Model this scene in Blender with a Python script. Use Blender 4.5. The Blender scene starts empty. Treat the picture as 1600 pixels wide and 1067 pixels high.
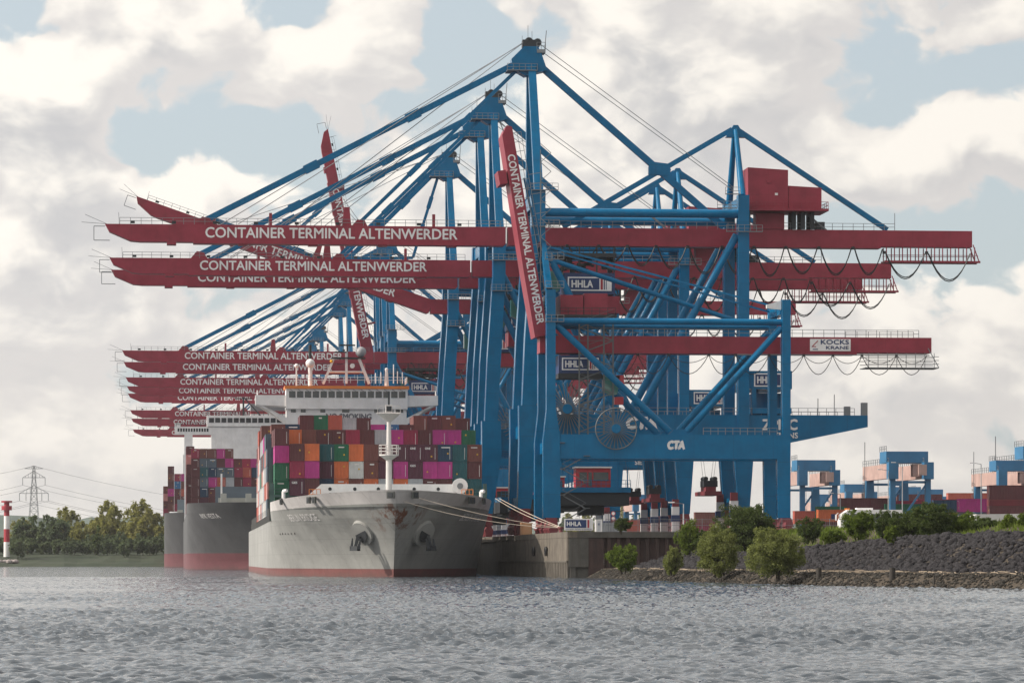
import bpy, math, random
import numpy as np
from mathutils import Vector, Matrix

R = math.radians
rnd = random.Random(7)
scene = bpy.context.scene
col = scene.collection

# ------------------------------------------------------------------ camera
TH = R(5.47)                      # heading: the quay runs along +Y, the lens looks 5.47 degrees to its right
CS, SN = math.cos(TH), math.sin(TH)
F, CXP, HZ, EYE = 5900.0, 800.0, 875.0, 2.6
cam_d = bpy.data.cameras.new('camera')
cam = bpy.data.objects.new('camera', cam_d)
col.objects.link(cam)
cam.location = (0, 0, EYE)
cam.rotation_euler = (R(90), 0, -TH)
cam_d.sensor_width = 36.0
cam_d.lens = F / 1600 * 36
cam_d.shift_y = (HZ - 533.5) / 1600
cam_d.clip_start = 1.0
cam_d.clip_end = 20000
scene.camera = cam

# ------------------------------------------------------------------ light
SUN_AZ, SUN_EL = 181.0, 34.0      # direction to the sun: degrees from +X towards +Y, elevation
SUN_STRENGTH = 4.4
SKY_STRENGTH = 0.13
CLOUD_STRENGTH = 0.92
HAZE_DENSITY = 0.000028
EXPOSURE = 0.0
sd = Vector((math.cos(R(SUN_AZ)) * math.cos(R(SUN_EL)), math.sin(R(SUN_AZ)) * math.cos(R(SUN_EL)), math.sin(R(SUN_EL))))
sun_d = bpy.data.lights.new('sun', 'SUN')
sun_d.energy = SUN_STRENGTH
sun_d.angle = R(0.5)
sun_d.color = (1.0, 0.91, 0.80)
sun = bpy.data.objects.new('sun', sun_d)
col.objects.link(sun)
sun.rotation_euler = sd.to_track_quat('Z', 'Y').to_euler()
sun.location = (0, 0, 300)

scene.view_settings.view_transform = 'Standard'
scene.view_settings.look = 'None'
scene.view_settings.gamma = 1.0
scene.view_settings.exposure = EXPOSURE
scene.view_settings.use_curve_mapping = False
cy = scene.cycles
cy.use_denoising = True
cy.max_bounces = 6
cy.diffuse_bounces = 3
cy.glossy_bounces = 3
cy.transparent_max_bounces = 6
cy.volume_bounces = 1
cy.sample_clamp_indirect = 6.0


class NT:
    """thin wrapper for building node trees"""
    def __init__(s, tree):
        s.t = tree
        s.n = tree.nodes
        s.l = tree.links

    def new(s, typ, **kw):
        n = s.n.new(typ)
        for k, v in kw.items():
            setattr(n, k, v)
        return n

    def link(s, a, b):
        s.l.new(a, b)

    def setin(s, sock, v):
        if hasattr(v, 'is_output'):
            s.l.new(v, sock)
        else:
            sock.default_value = v

    def math(s, op, a, b=None, c=None, clamp=False):
        n = s.new('ShaderNodeMath', operation=op, use_clamp=clamp)
        s.setin(n.inputs[0], a)
        if b is not None:
            s.setin(n.inputs[1], b)
        if c is not None:
            s.setin(n.inputs[2], c)
        return n.outputs[0]

    def vmath(s, op, a, b=None, scale=None):
        n = s.new('ShaderNodeVectorMath', operation=op)
        s.setin(n.inputs[0], a)
        if b is not None:
            s.setin(n.inputs[1], b)
        if scale is not None:
            s.setin(n.inputs['Scale'], scale)
        return n.outputs['Value'] if op in ('LENGTH', 'DISTANCE', 'DOT_PRODUCT') else n.outputs['Vector']

    def noise(s, vec, scale, detail=4, rough=0.55, dist=0.0):
        n = s.new('ShaderNodeTexNoise')
        if vec is not None:
            s.setin(n.inputs['Vector'], vec)
        n.inputs['Scale'].default_value = scale
        n.inputs['Detail'].default_value = detail
        n.inputs['Roughness'].default_value = rough
        n.inputs['Distortion'].default_value = dist
        return n.outputs['Fac']

    def mix(s, fac, a, b, mode='MIX'):
        n = s.new('ShaderNodeMix', data_type='RGBA', blend_type=mode)
        s.setin(n.inputs[0], fac)
        for i, v in ((6, a), (7, b)):
            if hasattr(v, 'is_output'):
                s.l.new(v, n.inputs[i])
            else:
                n.inputs[i].default_value = (*v[:3], 1)
        return n.outputs[2]

    def smooth(s, v, lo, hi, a=0.0, b=1.0):
        n = s.new('ShaderNodeMapRange', interpolation_type='SMOOTHSTEP')
        s.setin(n.inputs['Value'], v)
        n.inputs['From Min'].default_value = lo
        n.inputs['From Max'].default_value = hi
        n.inputs['To Min'].default_value = a
        n.inputs['To Max'].default_value = b
        return n.outputs['Result']


# ------------------------------------------------------------------ sky with cumulus
def sky_dir(px, py):
    v = Vector(((px - CXP) / F * CS + SN, -(px - CXP) / F * SN + CS, (HZ - py) / F))
    return v.normalized()


world = bpy.data.worlds.new('World')
scene.world = world
world.use_nodes = True
wt = NT(world.node_tree)
wt.n.clear()
wout = wt.new('ShaderNodeOutputWorld')
sky = wt.new('ShaderNodeTexSky', sky_type='NISHITA')
sky.sun_disc = False
sky.sun_elevation = R(SUN_EL)
sky.sun_rotation = math.atan2(sd.x, sd.y)
sky.altitude = 0
sky.air_density = 1.0
sky.dust_density = 2.0
sky.ozone_density = 1.5

# density of cloud as a function of direction: a node group used twice (here and a step towards the sun)
STRETCH = 1.45
# px, py, rx, ry, weight : banks of cumulus (+) and gaps of blue (-) as they stand in this sky
BLOBS = [
    (40, 190, 120, 130, .34), (20, 330, 120, 140, .25), (310, 285, 190, 85, .42), (200, 60, 120, 70, .22), (560, 90, 130, 110, .36),
    (420, 40, 100, 70, .22), (690, 330, 260, 90, .18), (1120, 85, 130, 90, .46), (930, 60, 110, 70, .34), (1010, 240, 220, 110, .26),
    (1510, 210, 140, 80, .34), (1330, 270, 140, 60, .22), (1240, 30, 160, 60, .20), (1580, 40, 90, 40, .18), (1480, 450, 120, 60, .16),
    (330, 205, 140, 36, -.40), (200, 240, 90, 40, -.38), (560, 255, 120, 46, -.40), (735, 70, 75, 90, -.55), (640, 190, 110, 40, -.34),
    (1480, 110, 110, 36, -.34), (1390, 175, 60, 30, -.30), (1370, 340, 160, 40, -.26), (60, 40, 110, 30, -.26), (1590, 110, 60, 40, -.40),
    (1450, 470, 200, 70, .14), (480, 10, 60, 30, -.3), (1590, 350, 60, 40, -.3), (60, 520, 200, 80, .20), (860, 40, 30, 30, -.3),
]
grp = bpy.data.node_groups.new('cloud_density', 'ShaderNodeTree')
grp.interface.new_socket('Vector', in_out='INPUT', socket_type='NodeSocketVector')
grp.interface.new_socket('Density', in_out='OUTPUT', socket_type='NodeSocketFloat')
g = NT(grp)
gi = g.new('NodeGroupInput')
go = g.new('NodeGroupOutput')
gv = g.vmath('MULTIPLY', gi.outputs[0], (1, 1, STRETCH))
warp = g.new('ShaderNodeTexNoise')
g.link(gv, warp.inputs['Vector'])
warp.inputs['Scale'].default_value = 30
warp.inputs['Detail'].default_value = 3
wv = g.vmath('SCALE', g.vmath('SUBTRACT', warp.outputs['Color'], (.5, .5, .5)), scale=0.028)
gvw = g.vmath('ADD', gv, wv)
tot = g.math('MULTIPLY', g.math('SUBTRACT', g.noise(gvw, 17, 10, .585), .5), 1.75)
# billows: the hollow side of a cell pattern gives the rounded cauliflower heads
vor = g.new('ShaderNodeTexVoronoi', feature='F1')
g.link(gvw, vor.inputs['Vector'])
vor.inputs['Scale'].default_value = 44
vor.inputs['Detail'].default_value = 2.0
vor.inputs['Roughness'].default_value = .5
tot = g.math('ADD', tot, g.math('MULTIPLY', g.math('SUBTRACT', 1.22, vor.outputs['Distance']), .40))
for (px, py, rx, ry, w) in BLOBS:
    c = sky_dir(px, py)
    dv = g.vmath('SUBTRACT', gvw, (c.x, c.y, c.z * STRETCH))
    dv = g.vmath('MULTIPLY', dv, (F / rx, F / rx, F / ry / STRETCH))
    q = g.vmath('DOT_PRODUCT', dv, dv)
    e = g.math('POWER', 2.718, g.math('MULTIPLY', q, -0.75))
    tot = g.math('MULTIPLY_ADD', e, w, tot)
# cloud thickens towards the horizon
sepz = g.new('ShaderNodeSeparateXYZ')
g.link(gi.outputs[0], sepz.inputs[0])
low = g.smooth(sepz.outputs['Z'], 0.0, 0.085, .30, 0.0)
tot = g.math('ADD', tot, low)
g.link(tot, go.inputs[0])

tc = wt.new('ShaderNodeTexCoord')
wdir = wt.vmath('NORMALIZE', tc.outputs['Generated'])


def dens(vec):
    n = wt.new('ShaderNodeGroup')
    n.node_tree = grp
    wt.link(vec, n.inputs[0])
    return n.outputs[0]


d0 = dens(wdir)
right = Vector((CS, -SN, 0))
tosun = (right * -0.55 + Vector((0, 0, 0.83))) * 0.0125
d1 = dens(wt.vmath('ADD', wdir, tuple(tosun)))
alpha = wt.smooth(d0, -0.04, 0.13)
slope = wt.math('SUBTRACT', d0, d1)
lit = wt.smooth(slope, -0.23, 0.38)
core = wt.smooth(d0, 0.10, 0.70)
cl_grey = wt.mix(core, (.83, .80, .78), (.66, .66, .672))
cloud_c = wt.mix(lit, cl_grey, (1.17, 1.11, 1.02))
wsep = wt.new('ShaderNodeSeparateXYZ')
wt.link(wdir, wsep.inputs[0])
lowf = wt.smooth(wsep.outputs['Z'], 0.0, 0.080, .62, 0.0)
cloud_c = wt.mix(lowf, cloud_c, (.87, .825, .77))
bg_sky = wt.new('ShaderNodeBackground')
wt.link(sky.outputs[0], bg_sky.inputs['Color'])
bg_sky.inputs['Strength'].default_value = SKY_STRENGTH
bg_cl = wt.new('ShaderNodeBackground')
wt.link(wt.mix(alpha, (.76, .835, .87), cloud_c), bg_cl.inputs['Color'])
# clouds brighter sunward (forward scattering); unseen sky opposite dimmed to shade the bow
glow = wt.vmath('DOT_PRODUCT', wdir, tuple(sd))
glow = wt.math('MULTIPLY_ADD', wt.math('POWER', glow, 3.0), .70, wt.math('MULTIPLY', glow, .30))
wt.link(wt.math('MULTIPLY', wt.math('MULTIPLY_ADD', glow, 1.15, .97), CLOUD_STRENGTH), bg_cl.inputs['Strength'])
veil = wt.math('MULTIPLY_ADD', alpha, .34, .66)       # thin high veil pales the blue gaps
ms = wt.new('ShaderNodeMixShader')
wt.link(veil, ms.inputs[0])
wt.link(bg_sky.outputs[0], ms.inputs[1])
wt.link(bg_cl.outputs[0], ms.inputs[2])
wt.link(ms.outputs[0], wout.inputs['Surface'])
world.cycles.sampling_method = 'MANUAL'
world.cycles.sample_map_resolution = 512


# ------------------------------------------------------------------ helpers
def at(px, py, d):
    """world point seen at a photo pixel at depth d along the view axis"""
    u = (px - CXP) / F * d
    return Vector((u * CS + d * SN, -u * SN + d * CS, EYE + (HZ - py) / F * d))


def ground_at(px, d, z):
    p = at(px, HZ, d)
    p.z = z
    return p


def tag(o, label=None, cat=None, group=None, kind=None):
    if label:
        o['label'] = label
    if cat:
        o['category'] = cat
    if group:
        o['group'] = group
    if kind:
        o['kind'] = kind
    return o


def thing(name, label, cat, loc=(0, 0, 0), rz=0.0, group=None):
    o = bpy.data.objects.new(name, None)
    col.objects.link(o)
    o.location = loc
    o.rotation_euler = (0, 0, rz)
    o.empty_display_size = 0.5
    return tag(o, label, cat, group)


def copy_tree(o, parent=None):
    c = o.copy()
    col.objects.link(c)
    if parent is not None:
        c.parent = parent
    for ch in o.children:
        copy_tree(ch, c)
    return c


def link_mesh(name, me, m, parent=None, loc=None):
    o = bpy.data.objects.new(name, me)
    col.objects.link(o)
    if m is not None and not me.materials:
        me.materials.append(m)
    if parent is not None:
        o.parent = parent
    if loc is not None:
        o.location = loc
    return o


def inst(name, me, m, parent=None, loc=None, rot=None, scl=None):
    """object sharing a mesh but with its own material"""
    if not me.materials:
        me.materials.append(m)
    o = bpy.data.objects.new(name, me)
    col.objects.link(o)
    o.material_slots[0].link = 'OBJECT'
    o.material_slots[0].material = m
    if parent is not None:
        o.parent = parent
    if loc is not None:
        o.location = loc
    if rot is not None:
        o.rotation_euler = rot
    if scl is not None:
        o.scale = scl
    return o


def np_mesh(name, verts, faces, k):
    """fast mesh from numpy arrays; all faces have k corners"""
    me = bpy.data.meshes.new(name)
    nv, nf = len(verts), len(faces)
    me.vertices.add(nv)
    me.vertices.foreach_set('co', np.asarray(verts, np.float32).ravel())
    me.loops.add(nf * k)
    me.loops.foreach_set('vertex_index', np.asarray(faces, np.int32).ravel())
    me.polygons.add(nf)
    me.polygons.foreach_set('loop_start', np.arange(0, nf * k, k, dtype=np.int32))
    me.update(calc_edges=True)
    return me


class MB:
    def __init__(s):
        s.v, s.f = [], []

    def hexa(s, p):
        b = len(s.v)
        s.v += [tuple(q) for q in p]
        s.f += [tuple(b + i for i in q) for q in ((0, 3, 2, 1), (4, 5, 6, 7), (0, 1, 5, 4), (1, 2, 6, 5), (2, 3, 7, 6), (3, 0, 4, 7))]
        return s

    def box(s, x0, x1, y0, y1, z0, z1):
        return s.hexa([(x0, y0, z0), (x1, y0, z0), (x1, y1, z0), (x0, y1, z0), (x0, y0, z1), (x1, y0, z1), (x1, y1, z1), (x0, y1, z1)])

    def cbox(s, c, sx, sy, sz):
        x, y, z = c
        return s.box(x - sx / 2, x + sx / 2, y - sy / 2, y + sy / 2, z - sz / 2, z + sz / 2)

    def beam(s, p0, p1, w, h, w1=None, h1=None):
        """rectangular bar; w across, h in the most vertical direction"""
        p0, p1 = Vector(p0), Vector(p1)
        d = (p1 - p0).normalized()
        up = Vector((0, 0, 1)) if abs(d.z) < .95 else Vector((1, 0, 0))
        a = d.cross(up).normalized()
        b = a.cross(d).normalized()
        w1 = w if w1 is None else w1
        h1 = h if h1 is None else h1
        q = []
        for p, ww, hh in ((p0, w, h), (p1, w1, h1)):
            q += [p - a * ww / 2 - b * hh / 2, p + a * ww / 2 - b * hh / 2, p + a * ww / 2 + b * hh / 2, p - a * ww / 2 + b * hh / 2]
        return s.hexa(q)

    def tube(s, p0, p1, r, n=10, r1=None, caps=True):
        p0, p1 = Vector(p0), Vector(p1)
        if (p1 - p0).length < 1e-6:
            return s
        d = (p1 - p0).normalized()
        up = Vector((0, 0, 1)) if abs(d.z) < .95 else Vector((1, 0, 0))
        a = d.cross(up).normalized()
        b = a.cross(d).normalized()
        r1 = r if r1 is None else r1
        base = len(s.v)
        for p, rr in ((p0, r), (p1, r1)):
            for i in range(n):
                t = 2 * math.pi * i / n
                s.v.append(tuple(p + a * math.cos(t) * rr + b * math.sin(t) * rr))
        for i in range(n):
            j = (i + 1) % n
            s.f.append((base + i, base + j, base + n + j, base + n + i))
        if caps:
            s.f.append(tuple(base + i for i in range(n))[::-1])
            s.f.append(tuple(base + n + i for i in range(n)))
        return s

    def path(s, pts, r, n=5):
        for a, b in zip(pts[:-1], pts[1:]):
            s.tube(a, b, r, n, caps=False)
        return s

    def prism(s, prof, y0, y1):
        """profile of (x, z) extruded along y"""
        b, n = len(s.v), len(prof)
        s.v += [(x, y0, z) for x, z in prof] + [(x, y1, z) for x, z in prof]
        s.f.append(tuple(b + i for i in range(n)))
        s.f.append(tuple(b + n + i for i in range(n))[::-1])
        for i in range(n):
            j = (i + 1) % n
            s.f.append((b + i, b + n + i, b + n + j, b + j))
        return s

    def ring(s, c, r, tr, axis='y', n=28, k=5):
        pts = []
        for i in range(n + 1):
            t = 2 * math.pi * i / n
            if axis == 'y':
                pts.append((c[0] + r * math.cos(t), c[1], c[2] + r * math.sin(t)))
            elif axis == 'x':
                pts.append((c[0], c[1] + r * math.cos(t), c[2] + r * math.sin(t)))
            else:
                pts.append((c[0] + r * math.cos(t), c[1] + r * math.sin(t), c[2]))
        return s.path(pts, tr, k)

    def ball(s, c, r, nu=10, nv=6, sz=1.0):
        b = len(s.v)
        for j in range(nv + 1):
            ph = math.pi * j / nv
            for i in range(nu):
                t = 2 * math.pi * i / nu
                s.v.append((c[0] + r * math.sin(ph) * math.cos(t), c[1] + r * math.sin(ph) * math.sin(t), c[2] + r * sz * math.cos(ph)))
        for j in range(nv):
            for i in range(nu):
                k = (i + 1) % nu
                s.f.append((b + j * nu + i, b + (j + 1) * nu + i, b + (j + 1) * nu + k, b + j * nu + k))
        return s

    def rail(s, p0, p1, h=1.1, step=2.2, r=.05):
        """handrail with posts and two bars"""
        p0, p1 = Vector(p0), Vector(p1)
        n = max(1, int((p1 - p0).length / step))
        up = Vector((0, 0, h))
        for i in range(n + 1):
            p = p0.lerp(p1, i / n)
            s.beam(p, p + up, r * 1.6, r * 1.6)
        for k in (.5, 1.0):
            s.beam(p0 + up * k, p1 + up * k, r * 1.5, r * 1.5)
        return s

    def mesh(s, name, bevel=0):
        me = bpy.data.meshes.new(name)
        me.from_pydata(s.v, [], s.f)
        me.update()
        return me

    def build(s, name, m, parent=None, smooth=False, loc=None):
        me = s.mesh(name)
        if smooth:
            me.shade_smooth()
            me.set_sharp_from_angle(angle=R(40))
        return link_mesh(name, me, m, parent, loc)


# ------------------------------------------------------------------ materials
MAT = {}


def paint(name, c, rough=.45, var=.18, dirt=.25, dirt_c=(.10, .075, .06), spec=.5, scale=.35, coat=0.0, metal=0.0, bump=0.0, rvar=.3, seam=0.0):
    """painted steel: uneven colour, vertical dirt streaks, rain-worn patches"""
    m = bpy.data.materials.new(name)
    m.use_nodes = True
    t = NT(m.node_tree)
    b = t.n['Principled BSDF']
    geo = t.new('ShaderNodeNewGeometry')
    pos = geo.outputs['Position']
    big = t.noise(pos, scale, 5, .6)
    k = t.smooth(big, .25, .75, 1 - var, 1 + var)
    base = t.mix(1.0, c, t_rgb(t, k), 'MULTIPLY')
    st = t.noise(t.vmath('MULTIPLY', pos, (1.0, 1.0, .10)), 1.3, 5, .65)
    df = t.math('MULTIPLY', t.smooth(st, .48, .80), dirt)
    fine = t.noise(pos, 2.6, 4, .7)
    df = t.math('MULTIPLY', df, t.smooth(fine, .2, .7))
    base = t.mix(df, base, dirt_c)
    if seam:        # welded plate joints every few metres, with grime caught along them
        sx = t.new('ShaderNodeSeparateXYZ')
        t.link(pos, sx.inputs[0])
        ln = None
        for ax, fq, wd in (('Z', .19, .018), ('X', .155, .013)):
            q = t.smooth(t.math('ABSOLUTE', t.math('SUBTRACT', t.math('FRACT', t.math('MULTIPLY', sx.outputs[ax], fq)), .5)), wd * .3, wd, 1.0, 0.0)
            ln = q if ln is None else t.math('MAXIMUM', ln, q)
        base = t.mix(t.math('MULTIPLY', ln, seam), base, dirt_c)
    t.link(base, b.inputs['Base Color'])
    t.link(t.math('MULTIPLY_ADD', big, rvar, rough - rvar / 2), b.inputs['Roughness'])
    b.inputs['Specular IOR Level'].default_value = spec
    b.inputs['Metallic'].default_value = metal
    if coat:
        b.inputs['Coat Weight'].default_value = coat
        b.inputs['Coat Roughness'].default_value = .2
    if bump:
        bn = t.new('ShaderNodeBump')
        bn.inputs['Strength'].default_value = bump
        bn.inputs['Distance'].default_value = .05
        t.link(t.noise(pos, 6, 4, .6), bn.inputs['Height'])
        t.link(bn.outputs[0], b.inputs['Normal'])
    MAT[name] = m
    return m


def t_rgb(t, v):
    n = t.new('ShaderNodeCombineColor')
    for i in range(3):
        t.link(v, n.inputs[i])
    return n.outputs[0]


def plain(name, c, rough=.6, **kw):
    return paint(name, c, rough, var=kw.pop('var', .12), dirt=kw.pop('dirt', .12), **kw)


BLUE = paint('crane_blue', (.0, .124, .268), .20, .13, .22, (.012, .035, .05), spec=.17, rvar=.12, seam=.22)
BLUE_FAR = paint('stacker_blue', (.035, .17, .33), .5, .15, .25, (.05, .06, .07))
RED = paint('crane_red', (.26, .032, .052), .42, .16, .25, (.10, .028, .03), spec=.25, rvar=.15, seam=.18)
SALMON = paint('stacker_salmon', (.48, .33, .29), .5, .15, .3, (.25, .15, .12))
STEEL = plain('galvanised_steel', (.19, .20, .21), .5)
DARK = plain('dark_machinery', (.018, .022, .027), .6)
CABLE = plain('black_cable', (.012, .013, .016), .6)
WHITE = paint('white_paint', (.80, .775, .76), .5, .10, .25, (.35, .25, .18))
MASTW = plain('mast_white', (.60, .57, .55), .5)
LETTER = plain('white_lettering', (.72, .70, .69), .6)
NAVY = plain('sign_navy', (.012, .035, .12), .5)
SIGNRED = plain('sign_red', (.35, .02, .035), .5)
ORANGE = plain('orange_paint', (.75, .22, .04), .55)
GLASS = plain('dark_glass', (.02, .03, .035), .12, spec=.8)
GREENGLASS = plain('tinted_glass', (.05, .16, .14), .15, spec=.8)
CABRED = plain('cab_red', (.42, .03, .04), .45)
BOGIE = paint('bogie_red', (.16, .022, .03), .6, .2, .45, (.06, .04, .035))
HAZARD_W = plain('hazard_white', (.7, .7, .7), .6)
ROPE = plain('mooring_rope', (.55, .47, .38), .9)


# ------------------------------------------------------------------ lettering
_txt = {}


def text_verts(s, bold=.018):
    if (s, bold) in _txt:
        return _txt[(s, bold)]
    cu = bpy.data.curves.new('lettering', 'FONT')
    cu.body = s
    cu.size = 1.0
    cu.offset = bold
    cu.resolution_u = 3
    o = bpy.data.objects.new('lettering', cu)
    col.objects.link(o)
    bpy.context.view_layer.update()
    dg = bpy.context.evaluated_depsgraph_get()
    me = bpy.data.meshes.new_from_object(o.evaluated_get(dg))
    v = np.array([tuple(q.co) for q in me.vertices])
    f = [tuple(p.vertices) for p in me.polygons]
    bpy.data.objects.remove(o)
    bpy.data.curves.remove(cu)
    bpy.data.meshes.remove(me)
    v[:, 0] -= v[:, 0].min()
    v[:, 1] -= v[:, 1].min()
    v[:, 0] /= max(v[:, 0].max(), 1e-6)
    v[:, 1] /= max(v[:, 1].max(), 1e-6)
    _txt[(s, bold)] = (v, f)
    return v, f


def letter_mesh(s, w, h, bold=.018, shear=0.0):
    """flat letters; the stroke is thickened by three copies a hair apart"""
    v, f = text_verts(s, 0.0)
    n = len(v)
    k = bold * h * 1.6
    out, faces = [], []
    for i, (dx, dz) in enumerate(((0, 0), (-k, k * .4), (k, -k * .4), (-k * .4, -k), (k * .4, k))):
        out += [(a * w + b * h * shear + dx, -.006 * i, b * h + dz) for a, b, _ in v]
        faces += [tuple(q + n * i for q in p) for p in f]
    me = bpy.data.meshes.new('lettering')
    me.from_pydata(out, [], faces)
    return me


def letters(s, w, h, m, parent, loc, rot=(0, 0, 0), bold=.018, name='lettering', shear=0.0):
    o = link_mesh(name, letter_mesh(s, w, h, bold, shear), m, parent, loc)
    o.rotation_euler = rot
    return o


def hhla_sign(parent, x0, x1, z0, z1, y, name='sign'):
    """navy board with white border, outlined letters and a red stripe; flush layers step towards -Y"""
    w, h = x1 - x0, z1 - z0
    sg = MB().box(x0, x1, y - .10, y, z0, z1).build(name, WHITE, parent)
    b = .07 * h + .05
    MB().box(x0 + b, x0 + w * .72, y - .13, y - .10, z0 + b, z1 - b).build('panel', NAVY, sg)
    MB().box(x0 + w * .72 + b, x0 + w * .80, y - .13, y - .10, z0 + b, z1 - b).build('stripe', SIGNRED, sg)
    MB().box(x0 + w * .82, x0 + w * .845, y - .13, y - .10, z0 + b, z1 - b).build('stripe', NAVY, sg)
    MB().box(x0 + w * .87, x0 + w * .885, y - .13, y - .10, z0 + b, z1 - b).build('stripe', NAVY, sg)
    letters('HHLA', w * .48, h * .5, LETTER, sg, (x0 + w * .09, y - .145, z0 + h * .25), bold=.03)
    return sg


def loop_pts(p0, p1, sag, n=10):
    p0, p1 = Vector(p0), Vector(p1)
    return [p0.lerp(p1, i / n) - Vector((0, 0, sag * (1 - (2 * i / n - 1) ** 2))) for i in range(n + 1)]


def fold(A, P, L):
    """two hinged links of total length L between A and P"""
    A, P = Vector(A), Vector(P)
    dist = (P - A).length
    if dist > L * .995:
        return [A, (A + P) / 2, P]
    d = (P - A).normalized()
    n = Vector((d.z, 0, -d.x))
    if n.z > 0:
        n = -n
    return [A, (A + P) / 2 + n * math.sqrt((L / 2) ** 2 - (dist / 2) ** 2), P]


def stay(pts, w, h):
    m = MB()
    for a, b in zip(pts[:-1], pts[1:]):
        m.beam(a, b, w, h)
    # forged joints along the bars
    for t in (.33, .66):
        for a, b in zip(pts[:-1], pts[1:]):
            a, b = Vector(a), Vector(b)
            if (b - a).length > 18 or t == .33:
                c = a.lerp(b, t)
                dd = (b - a).normalized()
                m.beam(c - dd * 1.3, c + dd * 1.3, w * 1.5, h * 1.45)
    return m


DSTEEL = plain('dull_steel', (.10, .11, .115), .6)
RAIL_X, QZ = 64.6, 6.8            # water-side crane rail and quay level
CR_GROUP = 'container gantry cranes along the quay'
BOOM_L = 68.7
HX, HZL = -3.6, 50.2              # boom hinge


def make_gantry(angle):
    """blue dual-trolley gantry crane: origin on the quay at the water-side rail, boom towards -X"""
    root = thing('gantry_crane', 'x', 'gantry crane', group=CR_GROUP)
    # ---- four legs: tapered foot below the portal, box column above
    for s in (-1, 1):
        y0, y1 = s * 8 - 1.25, s * 8 + 1.25
        m = MB()
        m.prism([(-2.25, 4.6), (-.05, 4.6), (1.75, 16.2), (1.55, 22.2), (-2.05, 22.2), (-2.0, 16)], y0, y1)
        m.prism([(-1.5, 22.2), (.95, 22.2), (2.45, 50), (2.5, 58.8), (.1, 58.8), (.1, 50), (-1.0, 34)], y0, y1)
        m.build('leg', BLUE, root)
        m = MB()
        m.prism([(35.7, 4.6), (37.7, 4.6), (38.5, 15.6), (38.5, 16.6), (34.9, 16.6), (34.9, 15.6)], y0, y1)
        m.box(35.75, 37.65, y0 + .2, y1 - .2, 16.6, 58.4)
        m.build('leg', BLUE, root)
        for x in (-1.1, 36.7):
            b = MB()
            for k in (-4.5, -1.5, 1.5, 4.5):
                b.prism([(x - .6, .25), (x + .6, .25), (x + .8, 1.5), (x + .3, 2.3), (x - .3, 2.3), (x - .8, 1.5)], s * 8 + k - 1.2, s * 8 + k + 1.2)
            b.prism([(x - .75, 2.3), (x + .75, 2.3), (x + .5, 3.4), (x - .5, 3.4)], s * 8 - 5.6, s * 8 + 5.6)
            b.prism([(x - 1.0, 3.4), (x + 1.0, 3.4), (x + .8, 4.6), (x - .8, 4.6)], s * 8 - 1.8, s * 8 + 1.8)
            b.build('bogie', BOGIE, root)
        # drive cabinet with red and white guard on the landward feet
        hz = MB().box(34.2, 35.6, s * 8 - 1.9, s * 8 - 1.3, 1.0, 6.0).build('guard', HAZARD_W, root)
        MB().box(34.1, 35.7, s * 8 - 2.0, s * 8 - 1.2, 3.2, 4.4).build('band', NAVY, hz)
        MB().box(34.3, 35.5, s * 8 - 1.95, s * 8 - 1.25, 6.0, 7.4).build('cabinet', BOGIE, hz)
    # ---- portal beam: trolley girder with landward cantilever
    for s in (-1, 1):
        yb = s * 8
        p = MB().prism([(1.6, 16.6), (38.5, 15.9), (45, 16.0), (58.3, 18.7), (58.3, 20.7), (1.6, 20.7)], yb - .72, yb + .72).build('portal_beam', BLUE, root)
        r = MB()
        r.rail((2.5, yb - .6, 20.7), (56.0, yb - .6, 20.7), 1.2, 1.6)
        r.box(57.3, 58.3, yb - .6, yb + .6, 20.7, 22.9)
        r.beam((52.6, yb, 20.7), (52.6, yb, 24.3), .12, .12)
        r.build('handrail', STEEL, p)
        if s < 0:
            letters('ZPMC', 6.0, 1.75, LETTER, p, (40.0, -8.78, 18.2), bold=.03)
            letters('SIEMENS', 4.9, .95, LETTER, p, (41.2, -8.78, 16.75), bold=.02)
            letters('CTA', 5.2, 1.9, LETTER, p, (16.4, -8.78, 18.3), bold=.06, shear=.15)
    for x, z in ((-.2, 17.9), (36.7, 17.9), (1.3, 57.2), (36.7, 56.8)):
        MB().box(x - .9, x + .9, -6.7, 6.7, z - 1.1, z + 1.1).build('cross_beam', BLUE, root)
    for x in (-1.1, 36.7):
        MB().box(x - .7, x + .7, -6.6, 6.6, 4.8, 6.6).build('sill_beam', BLUE, root)
    # ---- frame tubes
    for s in (-1, 1):
        y = s * 8
        MB().tube((2.5, y, 55.2), (35.8, y, 55.2), .75, 14).build('tie_tube', BLUE, root, True)
        MB().tube((35.6, y, 51.6), (18.9, y, 21.2), .66, 12).build('brace', BLUE, root, True)
        MB().tube((2.0, y, 50.0), (17.3, y, 21.2), .62, 12).build('brace', BLUE, root, True)
    MB().tube((2.3, -8, 47.5), (35.7, -8, 36.8), .42, 10).build('brace', BLUE, root, True)
    MB().prism([(15.6, 20.7), (20.6, 20.7), (19.6, 22.2), (16.6, 22.2)], -8.5, -7.5).build('gusset', BLUE, root)
    # ---- masts
    for s in (-1, 1):
        MB().beam((1.5, s * 7.2, 58.8), (.9, s * 1.3, 81), 1.5, 1.5, 1.3, 1.3).build('mast', BLUE, root)
        MB().tube((36.7, s * 7.2, 58.4), (36.6, s * .7, 70.4), .62, 10, .42).build('mast', BLUE, root, True)
    hd = MB()
    hd.prism([(-.2, 79.3), (2.0, 79.9), (3.6, 80.3), (2.6, 83.2), (2.0, 84.4), (-.4, 84.4), (-2.6, 82.2), (-2.4, 80.6)], -1.5, 1.5)
    head = hd.build('mast_head', BLUE, root)
    sv = MB()
    for yy in (-.9, .9):
        sv.ring((.5, yy, 85.3), .55, .22, 'y', 14)
        sv.ring((2.0, yy, 85.2), .5, .2, 'y', 14)
    sv.box(-.6, 2.3, -1.1, 1.1, 84.4, 85.6)
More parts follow.
